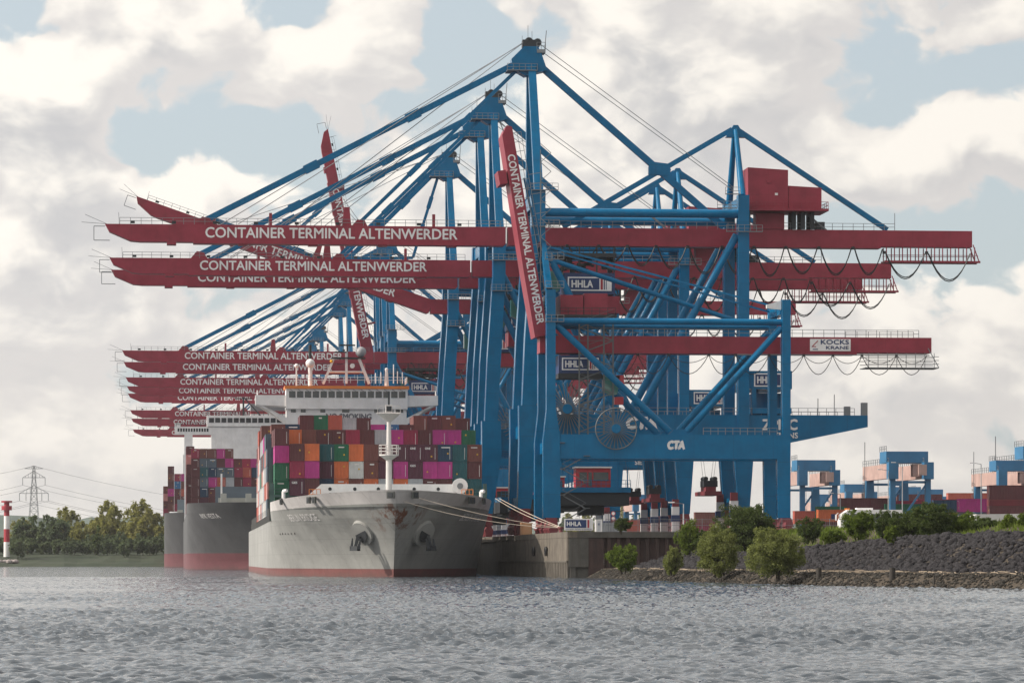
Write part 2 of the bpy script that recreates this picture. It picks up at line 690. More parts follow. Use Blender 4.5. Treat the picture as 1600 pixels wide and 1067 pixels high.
    sv.build('sheave_block', DARK, head)
    pf = MB()
    pf.box(-3.4, 1.8, -2.3, 2.3, 80.1, 80.25)
    pf.rail((-3.4, -2.3, 80.2), (1.8, -2.3, 80.2), 1.1, 1.0)
    pf.box(1.8, 3.3, -1.6, 1.6, 83.3, 83.9)
    pf.rail((1.8, -1.5, 83.9), (3.3, -1.5, 83.9), 1.2, .7)
    pf.beam((3.2, -1, 83.9), (3.5, -1, 87.2), .12, .12)
    for xx, zz in ((.4, 88.2), (1.1, 87.2), (-.6, 86.4)):
        pf.beam((xx, 0, 84), (xx, 0, zz), .07, .07)
    pf.build('platform', STEEL, head)
    MB().prism([(34.9, 69.2), (38.3, 69.2), (37.0, 71.3), (36.2, 71.3)], -.8, .8).build('mast_head', BLUE, root)
    # ---- back stays crossing at a gusset
    st = MB()
    st.beam((2.4, 0, 81.3), (34.6, 0, 53.6), .9, 1.1)
    st.beam((36.0, 0, 70.6), (6.5, 0, 53.4), .8, .85)
    st.prism([(21.4, 62.7), (24.7, 62.4), (25.3, 63.4), (24.8, 64.5), (22.3, 64.8), (21.4, 64.0)], -.55, .55)
    st.build('back_stay', BLUE, root)
    MB().beam((37.2, 0, 70.4), (63.4, 0, 53.4), .75, .85).build('rear_stay', BLUE, root)
    # ---- main girder
    gd = MB()
    gd.box(-3.2, 78.2, -1.3, 1.3, 50.35, 53.2)
    gd.box(-3.2, 62, -1.5, 1.5, 50.05, 50.35)
    girder = gd.build('girder', RED, root)
    gr = MB()
    gr.rail((4, -1.2, 53.2), (64.5, -1.2, 53.2), 1.15, 1.8)
    gr.beam((64.5, -1.2, 53.2), (64.5, -1.2, 56.2), .1, .1)
    gr.build('handrail', STEEL, girder)
    gl = MB()
    for k in range(12):
        x = 63 + k * 1.42
        for y in (-1.4, 1.4):
            gl.beam((x, y, 47.9), (x, y, 50.3), .16, .16)
    for y in (-1.5, 1.5):
        gl.box(62.6, 79.6, y - .12, y + .12, 47.6, 47.95)
        gl.beam((62.8, y, 48.9), (79.2, y, 48.9), .09, .09)
        gl.beam((79.4, y, 47.8), (78.3, y, 50.8), .16, .16)
    gl.box(62.6, 79.4, -1.4, 1.4, 47.66, 47.74)
    gl.build('service_gallery', RED, root)
    for x in (20.5, 48.5):
        ld = MB()
        for y in (-1.0, -.4):
            ld.beam((x, y, 56.4), (x + 4, y, 53.2), .1, .25)
        for k in range(9):
            ld.beam((x + k * .45, -1.0, 56.4 - k * .36), (x + k * .45, -.4, 56.4 - k * .36), .06, .25)
        ld.build('ladder', STEEL, root)
    # ---- cable festoon under the girder
    xs = [7, 12.5, 17.5, 22.5, 28, 34, 39.6, 45.2, 51, 57, 62.5, 70, 78]
    sag = [2.2, 2.4, 3.0, 3.5, 4.3, 4.4, 4.7, 4.2, 4.4, 4.3, 4.2, 4.6]
    for a, b, q in zip(xs[:-1], xs[1:], sag):
        z0 = 49.9 if b < 63 else 49.2
        f = MB()
        for k, yy in enumerate((-2.0, -1.7)):
            f.path(loop_pts((a + .3, yy, z0), (b - .3, yy, z0), q + k * .25), .09, 4)
        f.cbox((a, -1.9, z0 + .1), .5, .5, .5)
        f.build('festoon_cable', CABLE, root)
    # ---- machinery house behind the landward mast
    hb = MB().prism([(38.3, 56.6), (45.3, 56.6), (45.3, 63.3), (38.3, 63.7)], -3.6, 3.6).prism([(45.4, 56.6), (51.2, 56.6), (51.2, 60.3), (45.4, 60.6)], -3.4, 3.4).build('machinery_house', RED, root)
    MB().box(41.5, 42.3, -3.75, -3.6, 61, 61.7).build('vent', RED, hb)
    MB().box(43, 43.5, -3.7, -3.6, 58.9, 59.3).build('lamp', LETTER, hb)
    MB().box(38.9, 39.8, -3.68, -3.6, 56.7, 58.7).build('door', RED, hb)
    hp = MB()
    hp.box(37.8, 52.3, -4.4, 4.4, 56.2, 56.6)
    hp.rail((38.2, -4.35, 56.6), (52.2, -4.35, 56.6), 1.15, 1.5)
    hp.rail((52.2, -4.3, 56.6), (52.2, 4.3, 56.6), 1.15, 1.5)
    hp.build('house_platform', RED, root)
    for x in (38.6, 46.6, 48.2, 49.8):
        for y in (-1.9, 1.9):
            MB().box(x - .35, x + .35, y - .3, y + .3, 53.2, 56.2).build('house_support', DARK, root)
    MB().box(40, 45, -1.5, 1.5, 53.25, 56.0).build('winch_frame', RED, root)
    MB().box(50.7, 52.2, -1, 1, 53.25, 54.6).build('equipment_box', DARK, root)
    # ---- water-side platforms and cabinets
    for z, x0, x1 in ((58.8, -.6, 4.6), (52.6, -.8, 4.8), (46.8, -.4, 3.6), (58.4, 33.4, 36), (56.0, 32.0, 35.4), (52.0, 33.6, 39.8)):
        wp = MB().box(x0, x1, -9.9, -9.25, z, z + .12)
        wp.rail((x0, -9.85, z), (x1, -9.85, z), 1.2, .9)
        wp.build('platform', STEEL, root)
    # ---- main trolley with operator cab under the girder
    tr = MB()
    tr.box(5.6, 15.4, -3.4, 3.4, 48.0, 48.7)
    for k in range(26):
        x = 5.6 + rnd.random() * 9.5
        z = 45.8 + rnd.random() * 2.6
        tr.cbox((x, -2.5 + rnd.random() * 5, z), .4 + rnd.random() * 1.4, .8, .3 + rnd.random() * .9)
    for x in (6, 9, 12, 15):
        tr.beam((x, -3.2, 45.3), (x, -3.2, 49.9), .25, .25)
    tr.rail((4, -3.4, 48.7), (17.5, -3.4, 48.7), 1.1, 1.1)
    tr.build('trolley', DARK, root)
    th = MB().box(6.3, 15.2, -2.9, 2.9, 41.6, 45.3).build('trolley_house', NAVY, root)
    hhla_sign(th, 7.0, 14.6, 42.2, 44.6, -2.9)
    MB().box(6.4, 16.0, -3.1, 3.1, 38.4, 41.3).build('winch_house', RED, root)
    MB().prism([(4.1, 42.4), (5.2, 42.0), (6.2, 43.0), (6.2, 45.6), (4.1, 45.6)], -3.0, -.6).build('cab', GREENGLASS, root)
    # ---- second trolley and its house on the portal beam
    t2 = MB()
    t2.box(38.2, 45.0, -9.0, 9.0, 20.95, 21.9)
    for x in (38.6, 41.5, 44.4):
        t2.box(x - .4, x + .4, -8.2, -7.4, 21.9, 25.2)
        t2.box(x - .4, x + .4, 7.4, 8.2, 21.9, 25.2)
    t2.box(39, 44.2, -5, 5, 22.0, 24.6)
    t2.build('portal_trolley', BLUE, root)
    t2h = MB().box(37.8, 45.2, -8.2, 8.2, 25.2, 28.3).build('trolley_house', BLUE, root)
    hhla_sign(t2h, 38.6, 44.9, 25.6, 27.9, -8.2)
    # ---- cable reel, pivot stairs, lashing platform
    rl = MB()
    for k in range(36):
        t = 2 * math.pi * k / 36
        rl.beam((6.2 + .8 * math.cos(t), -9.4, 21.6 + .8 * math.sin(t)), (6.2 + 4.4 * math.cos(t), -9.4, 21.6 + 4.4 * math.sin(t)), .13, .13)
    reel = rl.build('cable_reel', DSTEEL, root)
    MB().tube((6.2, -9.8, 21.6), (6.2, -8.8, 21.6), .85, 14).build('hub', BLUE, reel, True)
    lp = MB()
    lp.box(4.6, 17.4, -7.2, 7.2, 7.4, 8.3)
    lp.rail((4.6, -7.1, 8.3), (17.4, -7.1, 8.3), 1.2, .8)
    for x in (8.2, 13.6, 16.9):
        lp.beam((x, -6.5, 8.3), (x, -6.5, 16.6), .18, .18)
        lp.beam((x, 6.5, 8.3), (x, 6.5, 16.6), .18, .18)
    lp.build('lashing_platform', BLUE, root)
    lc = MB().box(8.0, 14.0, -6.6, -3.0, 8.3, 11.6).build('cab', CABRED, root)
    MB().box(8.6, 9.9, -6.66, -6.6, 9.4, 10.9).box(11.0, 13.6, -6.66, -6.6, 9.4, 10.9).build('window', GLASS, lc)
    MB().box(10.15, 10.75, -6.66, -6.6, 8.5, 10.9).build('door', GLASS, lc)
    MB().box(7.8, 14.2, -6.9, -2.8, 11.6, 11.85).build('roof', WHITE, lc)
    ld = MB()
    ld.box(4.4, 17.2, -6.8, 6.8, 5.2, 7.35)
    ld.box(9.4, 13.2, -4, 4, 3.6, 5.15)
    ld.box(5, 9, -5, 5, 4.7, 5.15)
    ld.build('hoist_machinery', DARK, root)
    # ---- hoist ropes and spreader under the portal
    sp = MB()
    for x in (31.2, 32.6):
        for y in (-1.5, 1.5):
            sp.beam((x, y, 10.0), (x + (.8 if x > 32 else -.8), y, 16.4), .05, .05)
    sp.build('hoist_rope', CABLE, root)
    s1 = MB().box(30.4, 33.4, -5.9, 5.9, 7.0, 7.7).box(31, 32.8, -3, 3, 7.7, 8.5).build('spreader', BOGIE, root)
    MB().box(30.8, 33.2, -2.2, 2.2, 8.5, 9.6).tube((31.2, -2, 9.9), (31.2, 2, 9.9), .4).tube((32.8, -2, 9.9), (32.8, 2, 9.9), .4).build('head_block', DARK, s1)
    # ---- boom (own origin at the hinge so that it can be luffed)
    bp = [(0, 0.0), (0, 3.0), (-BOOM_L, 3.0), (-BOOM_L + .7, 1.7), (-BOOM_L + 4.3, .15), (-BOOM_L + 6, 0)]
    bm = MB().prism(bp, -1.35, 1.35)
    bm.box(-BOOM_L + 15, -.3, -1.55, 1.55, -.25, 0)
    for x in (-58.2, -46.0, -34, -22, -10):
        bm.box(x, x + 1.6, -1.4, 1.4, -.45, -.02)
    boom = bm.build('boom', RED, root, loc=(HX, 0, HZL))
    letters('CONTAINER TERMINAL ALTENWERDER', 43.2, 1.75, LETTER, boom, (-51.6, -1.37, .80), bold=.017)
    br = MB()
    br.rail((-BOOM_L + 2.5, -1.3, 3.0), (-1, -1.3, 3.0), 1.1, 1.8)
    br.beam((-BOOM_L, -1.2, 2.6), (-BOOM_L - 1.9, -1.2, 2.6), .12, .12)
    br.beam((-BOOM_L - 1.9, -1.2, 2.6), (-BOOM_L - 1.9, -1.2, .2), .12, .12)
    br.beam((-BOOM_L - 1.9, -1.2, .2), (-BOOM_L + .8, -1.2, .2), .12, .12)
    br.beam((-BOOM_L + .3, -1, 3), (-BOOM_L - 3.4, -1, 4.6), .07, .07)
    br.beam((-BOOM_L + .3, -1, 3), (-BOOM_L - 4, -1, 3.3), .07, .07)
    br.beam((-BOOM_L + 2.4, -1, 3), (-BOOM_L + 2.3, -1, 5.0), .07, .07)
    br.build('handrail', STEEL, boom)
    MB().prism([(-53.4, 3.0), (-50.2, 3.0), (-50.9, 4.2), (-52.2, 4.4)], -.8, .8).build('stay_lug', RED, boom)
    MB().prism([(-26.6, 3.0), (-23.8, 3.0), (-24.3, 4.0), (-25.6, 4.1)], -.8, .8).build('stay_lug', RED, boom)
    MB().prism([(-28.2, 3.0), (-26.6, 3.0), (-26.9, 6.3), (-27.8, 6.3)], -.5, .5).build('rope_post', RED, boom)
    for x in (-40.7, -12.6):
        MB().box(x, x + .5, -.3, .3, 3.0, 5.2).build('rope_post', RED, boom)
    lm = MB().cbox((0, -1.3, 3.35), .7, .4, .45).mesh('floodlight')
    for k in range(9):
        inst('floodlight', lm, DARK, boom, (-64 + k * 7.0, 0, 0))
    a = R(angle)
    boom.rotation_euler = (0, a, 0)

    def bw(x, z):
        return Vector((HX + x * math.cos(a) + z * math.sin(a), 0, HZL - x * math.sin(a) + z * math.cos(a)))
    A1, A2 = Vector((-2.0, 0, 81.4)), Vector((-1.4, 0, 80.6))
    for A, P0, w, h in ((A1, (-51.5, 3.9), .9, 1.0), (A2, (-25.0, 3.8), .55, .62)):
        L = (A - (Vector((HX + P0[0], 0, HZL + P0[1])))).length
        P = bw(*P0)
        stay(fold(A, P, L) if angle else [A, P], w, h).build('forestay', BLUE, root)
    hr = MB()
    for y, x in ((-.7, -46), (.7, -49), (-.3, -38)):
        hr.path([(-.4, y, 85.2), bw(x, 3.2) + Vector((0, y, 0))], .07, 4)
    hr.path([(2.3, -.6, 85.0), (36.2, -.6, 60.5)], .06, 4)
    hr.path([(2.3, .6, 84.2), (36.2, .6, 60.2)], .06, 4)
    hr.build('boom_rope', STEEL, root)
    return root


def place_gantry(o, depth, label):
    o.location = (RAIL_X, depth / CS - RAIL_X * SN / CS, QZ)
    o['label'] = label


cr = make_gantry(0)
place_gantry(cr, 653, 'tallest blue gantry crane with lowered red boom, standing directly behind the small crane')
for dp, lab in ((725, 'blue gantry crane with lowered red boom, next behind the tallest crane'),
                (755, 'blue gantry crane whose lowered red boom shows close beneath another, third of the tall ones'),
                (1042, 'blue gantry crane behind the big gap, its red boom uppermost of the distant row'),
                (1102, 'blue gantry crane whose red boom is second from top in the distant row'),
                (1194, 'hazy gantry crane whose red boom leads the middle trio of distant booms'),
                (1255, 'hazy gantry crane whose red boom lies second in the middle trio of booms'),
                (1309, 'hazy gantry crane whose red boom lies lowest in the middle trio of booms'),
                (1453, 'pale hazy gantry crane, its boom topmost of the last three'),
                (1539, 'pale hazy gantry crane, its boom in the middle of the last three'),
                (1666, 'farthest and faintest gantry crane, its boom lowest of all, over the second ship')):
    c = copy_tree(cr)
    place_gantry(c, dp, lab)
tilt = make_gantry(18.9)
place_gantry(tilt, 833, 'blue gantry crane with its red boom partly raised on a slant')
up = make_gantry(78.4)
place_gantry(up, 1074, 'distant gantry crane with its long red boom raised nearly upright')

# ------------------------------------------------------------------ the small feeder crane at the quay end
fc = thing('feeder_crane', 'small blue feeder crane with red boom raised and KOCKS KRANE sign, nearest the quay end', 'gantry crane',
           (RAIL_X, 613 / CS - RAIL_X * SN / CS, QZ), group=CR_GROUP)
for s in (-1, 1):
    y = s * 6.6
    m = MB()
    m.prism([(-1.9, 2.6), (.9, 2.6), (.8, 16), (.1, 20), (.1, 39.2), (-1.35, 39.2), (-1.35, 20), (-1.9, 15)], y - .9, y + .9)
    m.build('leg', BLUE, fc)
    m = MB()
    m.prism([(36.2, 2.6), (38.2, 2.6), (38.25, 37.8), (36.9, 37.8), (36.9, 16), (36.0, 16)], y - .9, y + .9)
    m.build('leg', BLUE, fc)
    for x in (-.6, 37.4):
        b = MB()
        for k in (-3.6, -1.2, 1.2, 3.6):
            b.prism([(x - .6, .2), (x + .6, .2), (x + .8, .8), (x + .3, 1.2), (x - .3, 1.2), (x - .8, .8)], y + k - 1, y + k + 1)
        b.prism([(x - .7, 1.2), (x + .7, 1.2), (x + .5, 1.9), (x - .5, 1.9)], y - 4.6, y + 4.6)
        b.prism([(x - 1.0, 1.9), (x + 1.0, 1.9), (x + .8, 2.6), (x - .8, 2.6)], y - 1.6, y + 1.6)
        b.build('bogie', BOGIE, fc)
    p = MB().box(.85, 36.1, y - .8, y + .8, 12.1, 16.0).build('portal_beam', BLUE, fc)
    if s < 0:
        letters('CTA', 2.7, 1.25, LETTER, p, (18.2, y - .83, 13.7), bold=.07, shear=.12)
        r = MB()
        r.rail((24, y - .9, 16), (36, y - .9, 16), 1.1, 1.2)
        r.build('handrail', STEEL, p)
    MB().prism([(18.4, 16), (22.4, 16), (21.5, 16.9), (19.3, 16.9)], y - .4, y + .4).build('gusset', BLUE, fc)
    MB().tube((.1, y, 34.2), (37.0, y, 34.2), .52, 12).build('tie_tube', BLUE, fc, True)
    MB().tube((.3, y, 33.6), (18.6, y, 16.5), .55, 12).build('brace', BLUE, fc, True)
    MB().tube((36.8, y, 33.3), (21.4, y, 16.5), .55, 12).build('brace', BLUE, fc, True)
for x, z in ((-.5, 14), (37.4, 14), (37.4, 36.4), (-.6, 37.6)):
    MB().box(x - .6, x + .6, -5.7, 5.7, z - .9, z + .9).build('cross_beam', BLUE, fc)
g1 = MB().box(-1.9, 62.4, -2.2, 2.2, 29.6, 32.1).box(-1.9, 50, -2.4, 2.4, 29.3, 29.6).build('girder', RED, fc)
sgn = MB().box(42.3, 49.0, -2.28, -2.2, 29.85, 31.8).build('sign', WHITE, g1)
letters('KOCKS', 4.6, .72, NAVY, sgn, (44.1, -2.3, 30.95), bold=.03)
letters('KRANE', 3.7, .5, NAVY, sgn, (44.95, -2.3, 30.15), bold=.03)
MB().beam((42.6, -2.3, 30.5), (43.6, -2.3, 31.5), .02, .14).beam((42.6, -2.3, 30.55), (43.3, -2.3, 30.55), .02, .14).build('emblem', SIGNRED, sgn)
MB().box(42.75, 43.6, -2.31, -2.29, 30.05, 30.2).build('emblem', NAVY, sgn)
r = MB()
r.rail((8, -2.1, 32.1), (60.3, -2.1, 32.1), 1.2, 1.7)
r.rail((49, 2.1, 32.1), (60.3, 2.1, 32.1), 1.2, 1.7)
r.build('handrail', STEEL, g1)
gl = MB()
for k in range(8):
    gl.beam((52 + k * 1.55, -2.2, 27.2), (52 + k * 1.55, -2.2, 29.6), .09, .09)
for z in (27.2, 27.8, 28.4, 29.0):
    gl.beam((51.4, -2.3, z), (63.6, -2.3, z), .1, .1)
    gl.beam((51.4, 2.3, z), (63.6, 2.3, z), .1, .1)
gl.box(51.4, 63.6, -2.3, 2.3, 27.1, 27.2)
gl.beam((63.6, -2.3, 27.2), (61.8, -2.3, 30.4), .12, .12)
gl.beam((30, -2.4, 29.2), (62, -2.4, 29.2), .16, .16)
gl.build('service_gallery', STEEL, fc)
xs = [9, 14, 19, 25.6, 30, 35.5, 41.2, 46, 50.8, 56.5, 61.5]
for a, b in zip(xs[:-1], xs[1:]):
    f = MB()
    f.path(loop_pts((a, -2.6, 29.1), (b, -2.6, 29.1), 3.1), .06, 4)
    f.path(loop_pts((a, -2.9, 29.1), (b, -2.9, 29.1), 1.3), .05, 4)
    f.cbox((a, -2.6, 29.1), .4, .4, .4)
    f.build('festoon_cable', CABLE, fc)
mh = MB().box(1.3, 5.0, -3.6, 3.6, 35.4, 38.6).build('machinery_house', RED, fc)
MB().box(5.2, 9.0, -3.2, 3.2, 35.4, 38.9).box(3.7, 4.1, -3.65, -3.6, 37.2, 37.6).build('annex', RED, mh)
MB().box(6.4, 7.2, -3.26, -3.2, 36.0, 37.9).build('door', RED, mh)
r = MB()
r.box(.8, 10.4, -4.2, 4.2, 35.0, 35.4)
r.rail((1.2, -4.1, 35.4), (10.2, -4.1, 35.4), 1.1, 1.2)
r.box(1, 10, -3, 3, 34.4, 35.0)
r.build('house_platform', DARK, fc)
# trolley house with sign and cab
th = MB().box(1.1, 7.9, -3.0, 3.0, 26.0, 28.9).build('trolley_house', NAVY, fc)
hhla_sign(th, 1.6, 7.6, 26.5, 28.5, -3.0)
MB().box(1.0, 8.1, -3.1, 3.1, 25.2, 25.95).build('trolley', DARK, fc)
MB().prism([(8.3, 23.2), (9.4, 22.4), (10.6, 22.6), (11.0, 25.6), (8.3, 25.8)], -3.2, -1.2).build('cab', GREENGLASS, fc)
MB().prism([(9.6, 25.7), (11.6, 25.7), (11.8, 23.6), (11.1, 23.6)], -3.2, -.9).box(10.2, 11.6, -3.1, -1, 21.0, 22.2).build('cab_frame', CABRED, fc)
# stair tower
stw = MB()
for x in (4.3, 5.7, 8.3, 9.8):
    for y in (-4.6, -3.4):
        stw.beam((x, y, 16.0), (x, y, 35.0), .11, .11)
for k in range(9):
    z = 16.5 + k * 2.1
    stw.beam((4.3, -4.6, z), (9.8, -4.6, z), .08, .08)
    a, b = (4.3, 9.8) if k % 2 == 0 else (9.8, 4.3)
    stw.beam((a, -4.5, z), (b, -4.5, z + 2.1), .08, .18)
    stw.beam((a, -4.5, z + .9), (b, -4.5, z + 3.0), .06, .06)
for k in range(6):
    z = 2 + k * 2.1
    a, b = (1.2, 5.0) if k % 2 == 0 else (5.0, 1.2)
    stw.beam((a, -7.3, z), (b, -7.3, z + 2.1), .08, .16)
    stw.beam((a, -7.3, z + .9), (b, -7.3, z + 3.0), .06, .06)
    stw.box(min(a, b) - .4, min(a, b) + .4, -7.9, -6.9, z + 2.1, z + 2.2) if k % 2 else stw.box(4.6, 5.6, -7.9, -6.9, z + 2.1, z + 2.2)
stw.build('stair_tower', DSTEEL, fc)
# reel
rl = MB()
for k in range(30):
    t = 2 * math.pi * k / 30
    rl.beam((9.8 + .6 * math.cos(t), -7.9, 16.9 + .6 * math.sin(t)), (9.8 + 3.25 * math.cos(t), -7.9, 16.9 + 3.25 * math.sin(t)), .11, .11)
rl.ring((9.8, -7.9, 16.9), 3.3, .09, 'y', 40, 4)
reel = rl.build('cable_reel', DSTEEL, fc)
MB().tube((9.8, -8.3, 16.9), (9.8, -7.4, 16.9), .75, 14).build('hub', BLUE, reel, True)
# luffed boom
bm = MB().prism([(0, -.2), (0, 2.0), (-34.0, 2.0), (-34.4, 1.2), (-33, .2), (-10, -.2)], -3.4, 3.4)
fb = bm.build('boom', RED, fc, loc=(-2.6, 0, 31.8))
fb.rotation_euler = (0, R(80.0), 0)
letters('CONTAINER TERMINAL ALTENWERDER', 27.6, 1.2, LETTER, fb, (-29.6, -3.42, .45), bold=.02)
r = MB()
r.rail((-33, -3.3, 2.0), (-1, -3.3, 2.0), 1.3, 1.5)
r.beam((-33.4, -3, 1.6), (-35.2, -3, .2), .16, .16)
r.beam((-33.4, -3, .6), (-35.2, -3, .2), .16, .16)
for k in range(5):
    x = -26 + k * 1.6
    r.beam((x, -3.2, 3.2), (x, -3.2, 5.4), .1, .1)
r.beam((-26, -3.2, 5.4), (-19.6, -3.2, 4.2), .1, .1)
r.build('handrail', STEEL, fb)
MB().box(-27.4, -25.2, -3.0, 3.0, -1.5, -.2).build('stay_lug', RED, fb)
# slender water-side mast and stays
m = MB()
m.beam((-.9, -6.6, 39.2), (-1.4, -2.5, 47), 1.0, 1.2, .7, .8)
m.beam((-.9, 6.6, 39.2), (-1.4, 2.5, 47), 1.0, 1.2, .7, .8)
m.beam((-1.4, -2.9, 47), (-1.4, 2.9, 47), .8, .8)
m.build('mast', BLUE, fc)
m = MB()
for y in (-2.5, 2.5):
    m.beam((-1.2, y, 46.6), (36.9, y * 2, 36.6), .22, .3)
    m.beam((-1.6, y, 46.8), (-4.0, y, 58), .25, .35)
m.build('forestay', BLUE, fc)
m = MB()
m.beam((-1.9, -3.2, 32), (-1.9, -3.2, 62), .12, .12)
for z in range(33, 61, 3):
    m.beam((-1.9, -3.2, z), (-.2, -3.2, z + 1.5), .1, .1)
    m.beam((-.2, -3.2, z + 1.5), (-1.9, -3.2, z + 3), .1, .1)
for z in (34, 39.4, 44):
    m.box(-1.6, 1.4, -7.7, -6.9, z, z + .1)
    m.rail((-1.6, -7.7, z), (1.4, -7.7, z), 1.1, .9)
m.build('ladder', STEEL, fc)
MB().prism([(34.4, 36.4), (36.8, 36.2), (36.8, 37.7), (34.4, 37.0)], -6.9, -6.2).build('plate', HAZARD_W, fc)


# ------------------------------------------------------------------ containers
CW, CH = 2.44, 2.86


def corrugated_panel(w, h, n, depth=.045):
    """vertical trapezoid corrugation in the x-z plane facing -Y"""
    m = MB()
    p = w / n
    pts = []
    for i in range(n):
        x = -w / 2 + i * p
        pts += [(x, 0), (x + p * .3, 0), (x + p * .5, depth), (x + p * .8, depth)]
    pts.append((w / 2, 0))
    for (a, ya), (b, yb) in zip(pts[:-1], pts[1:]):
        k = len(m.v)
        m.v += [(a, ya, 0), (b, yb, 0), (b, yb, h), (a, ya, h)]
        m.f.append((k, k + 1, k + 2, k + 3))
    return m


def container_meshes(L):
    """frame, end panel, door leaf and side panel of one box: origin at base centre, length along Y"""
    fr = MB()
    w, h, q = CW / 2, CH, .11
    for sx in (-1, 1):
        for sy in (-1, 1):
            x, y = sx * (w - q / 2), sy * (L / 2 - q / 2)
            fr.cbox((x, y, h / 2), q, q, h - .3)
            for z in (.07, h - .07):
                fr.cbox((x, y, z), q + .03, q + .06, .15)
        fr.cbox((sx * (w - .05), 0, .08), .08, L - .4, .16)
        fr.cbox((sx * (w - .05), 0, h - .05), .08, L - .4, .10)
    for sy in (-1, 1):
        fr.cbox((0, sy * (L / 2 - .06), .08), CW - .4, .1, .16)
        fr.cbox((0, sy * (L / 2 - .06), h - .06), CW - .4, .1, .12)
    fr.box(-w + .06, w - .06, -L / 2 + .1, L / 2 - .1, h - .08, h - .03)
    fr.box(-w + .06, w - .06, -L / 2 + .1, L / 2 - .1, .1, .16)
    end = corrugated_panel(CW - .22, h - .28, 9).mesh('end_panel')
    side = corrugated_panel(L - .24, h - .28, 22 if L > 8 else 11).mesh('side_panel')
    # door end: two leaves with lock rods
    d = MB()
    d.box(.0, 1.08, -.02, .02, .02, h - .3)
    for x in (.3, .75):
        d.tube((x, -.05, .05), (x, -.05, h - .35), .025, 5)
    door = d.mesh('door')
    return dict(frame=fr.mesh('frame'), end=end, side=side, door=door, L=L)


C40, C20 = container_meshes(12.19), container_meshes(6.06)
CCOL = {}
for nm, c in dict(maroon=(.105, .028, .032), brown=(.155, .05, .042), magenta=(.42, .035, .21), crimson=(.27, .022, .06), orange=(.56, .135, .045), green=(.012, .12, .06),
                  teal=(.012, .085, .10), navy=(.012, .04, .085), grey=(.38, .39, .41), white=(.55, .54, .52), plum=(.085, .022, .04), pink=(.50, .24, .22), rust=(.42, .09, .06),
                  blue=(.03, .14, .30), slate=(.09, .12, .15)).items():
    CCOL[nm] = paint('container_' + nm, c, .5, .13, .28, (.09, .06, .05), scale=.5)
_strip = MB().box(-.03, .03, -.015, 0, .35, 2.3).mesh('number_strip')
_strip2 = MB().box(-.75, .75, -.015, 0, 0, .16).mesh('name_strip')
_patch = MB().prism([(-.13, 0), (.13, 0), (.13, .2), (0, .3), (-.13, .2)], -.015, 0).mesh('warning_sign')
SIGNYEL = plain('warning_yellow', (.6, .35, .03), .5)
cseed = random.Random(3)


def container(color, label, group, parent_m, x, y, z, k=C40, side='both', writing=None):
    """one box as a thing; parent_m places the stack (matrix of the ship or the yard)"""
    m = CCOL[color]
    t = thing('shipping_container', label, 'container', group=group)
    t.matrix_world = parent_m @ Matrix.Translation((x, y, z))
    inst('frame', k['frame'], m, t)
    inst('end_panel', k['end'], m, t, (0, -k['L'] / 2 + .03, .15))
    inst('side_panel', k['side'], m, t, (-CW / 2 + .03, 0, .15), (0, 0, -math.pi / 2))
    if side == 'both':
        inst('side_panel', k['side'], m, t, (CW / 2 - .03, 0, .15), (0, 0, math.pi / 2))
    for sx in (-1, 1):
        inst('door', k['door'], m, t, (sx * .01, k['L'] / 2 - .04, .15), (0, 0, math.pi if sx < 0 else 0), (1, 1 if sx < 0 else -1, 1))
    if cseed.random() < .6:
        inst('number_strip', _strip, LETTER, t, (CW / 2 - .42, -k['L'] / 2 + .028, 0))
    if cseed.random() < .35:
        inst('warning_sign', _patch, SIGNYEL, t, (cseed.choice((-.5, .2, .45)), -k['L'] / 2 + .028, .55 + cseed.random() * 1.5))
    if not writing and cseed.random() < .14:
        inst('name_strip', _strip2, MASTW, t, (cseed.uniform(-.2, .2), -k['L'] / 2 + .028, CH - .6), None, (cseed.uniform(.35, .8), 1, cseed.uniform(.7, 1.6)))
    if writing == 'strip':
        inst('name_strip', _strip2, LETTER, t, (.1, -k['L'] / 2 + .028, CH - .6))
    elif writing:
        letters(writing, .9, .34, LETTER, t, (-.9, -k['L'] / 2 + .02, CH - .85), bold=.03)
    return t


ORD = ['first', 'second', 'third', 'fourth', 'fifth', 'sixth', 'seventh', 'eighth', 'ninth', 'tenth', 'eleventh', 'twelfth', 'thirteenth', 'fourteenth']


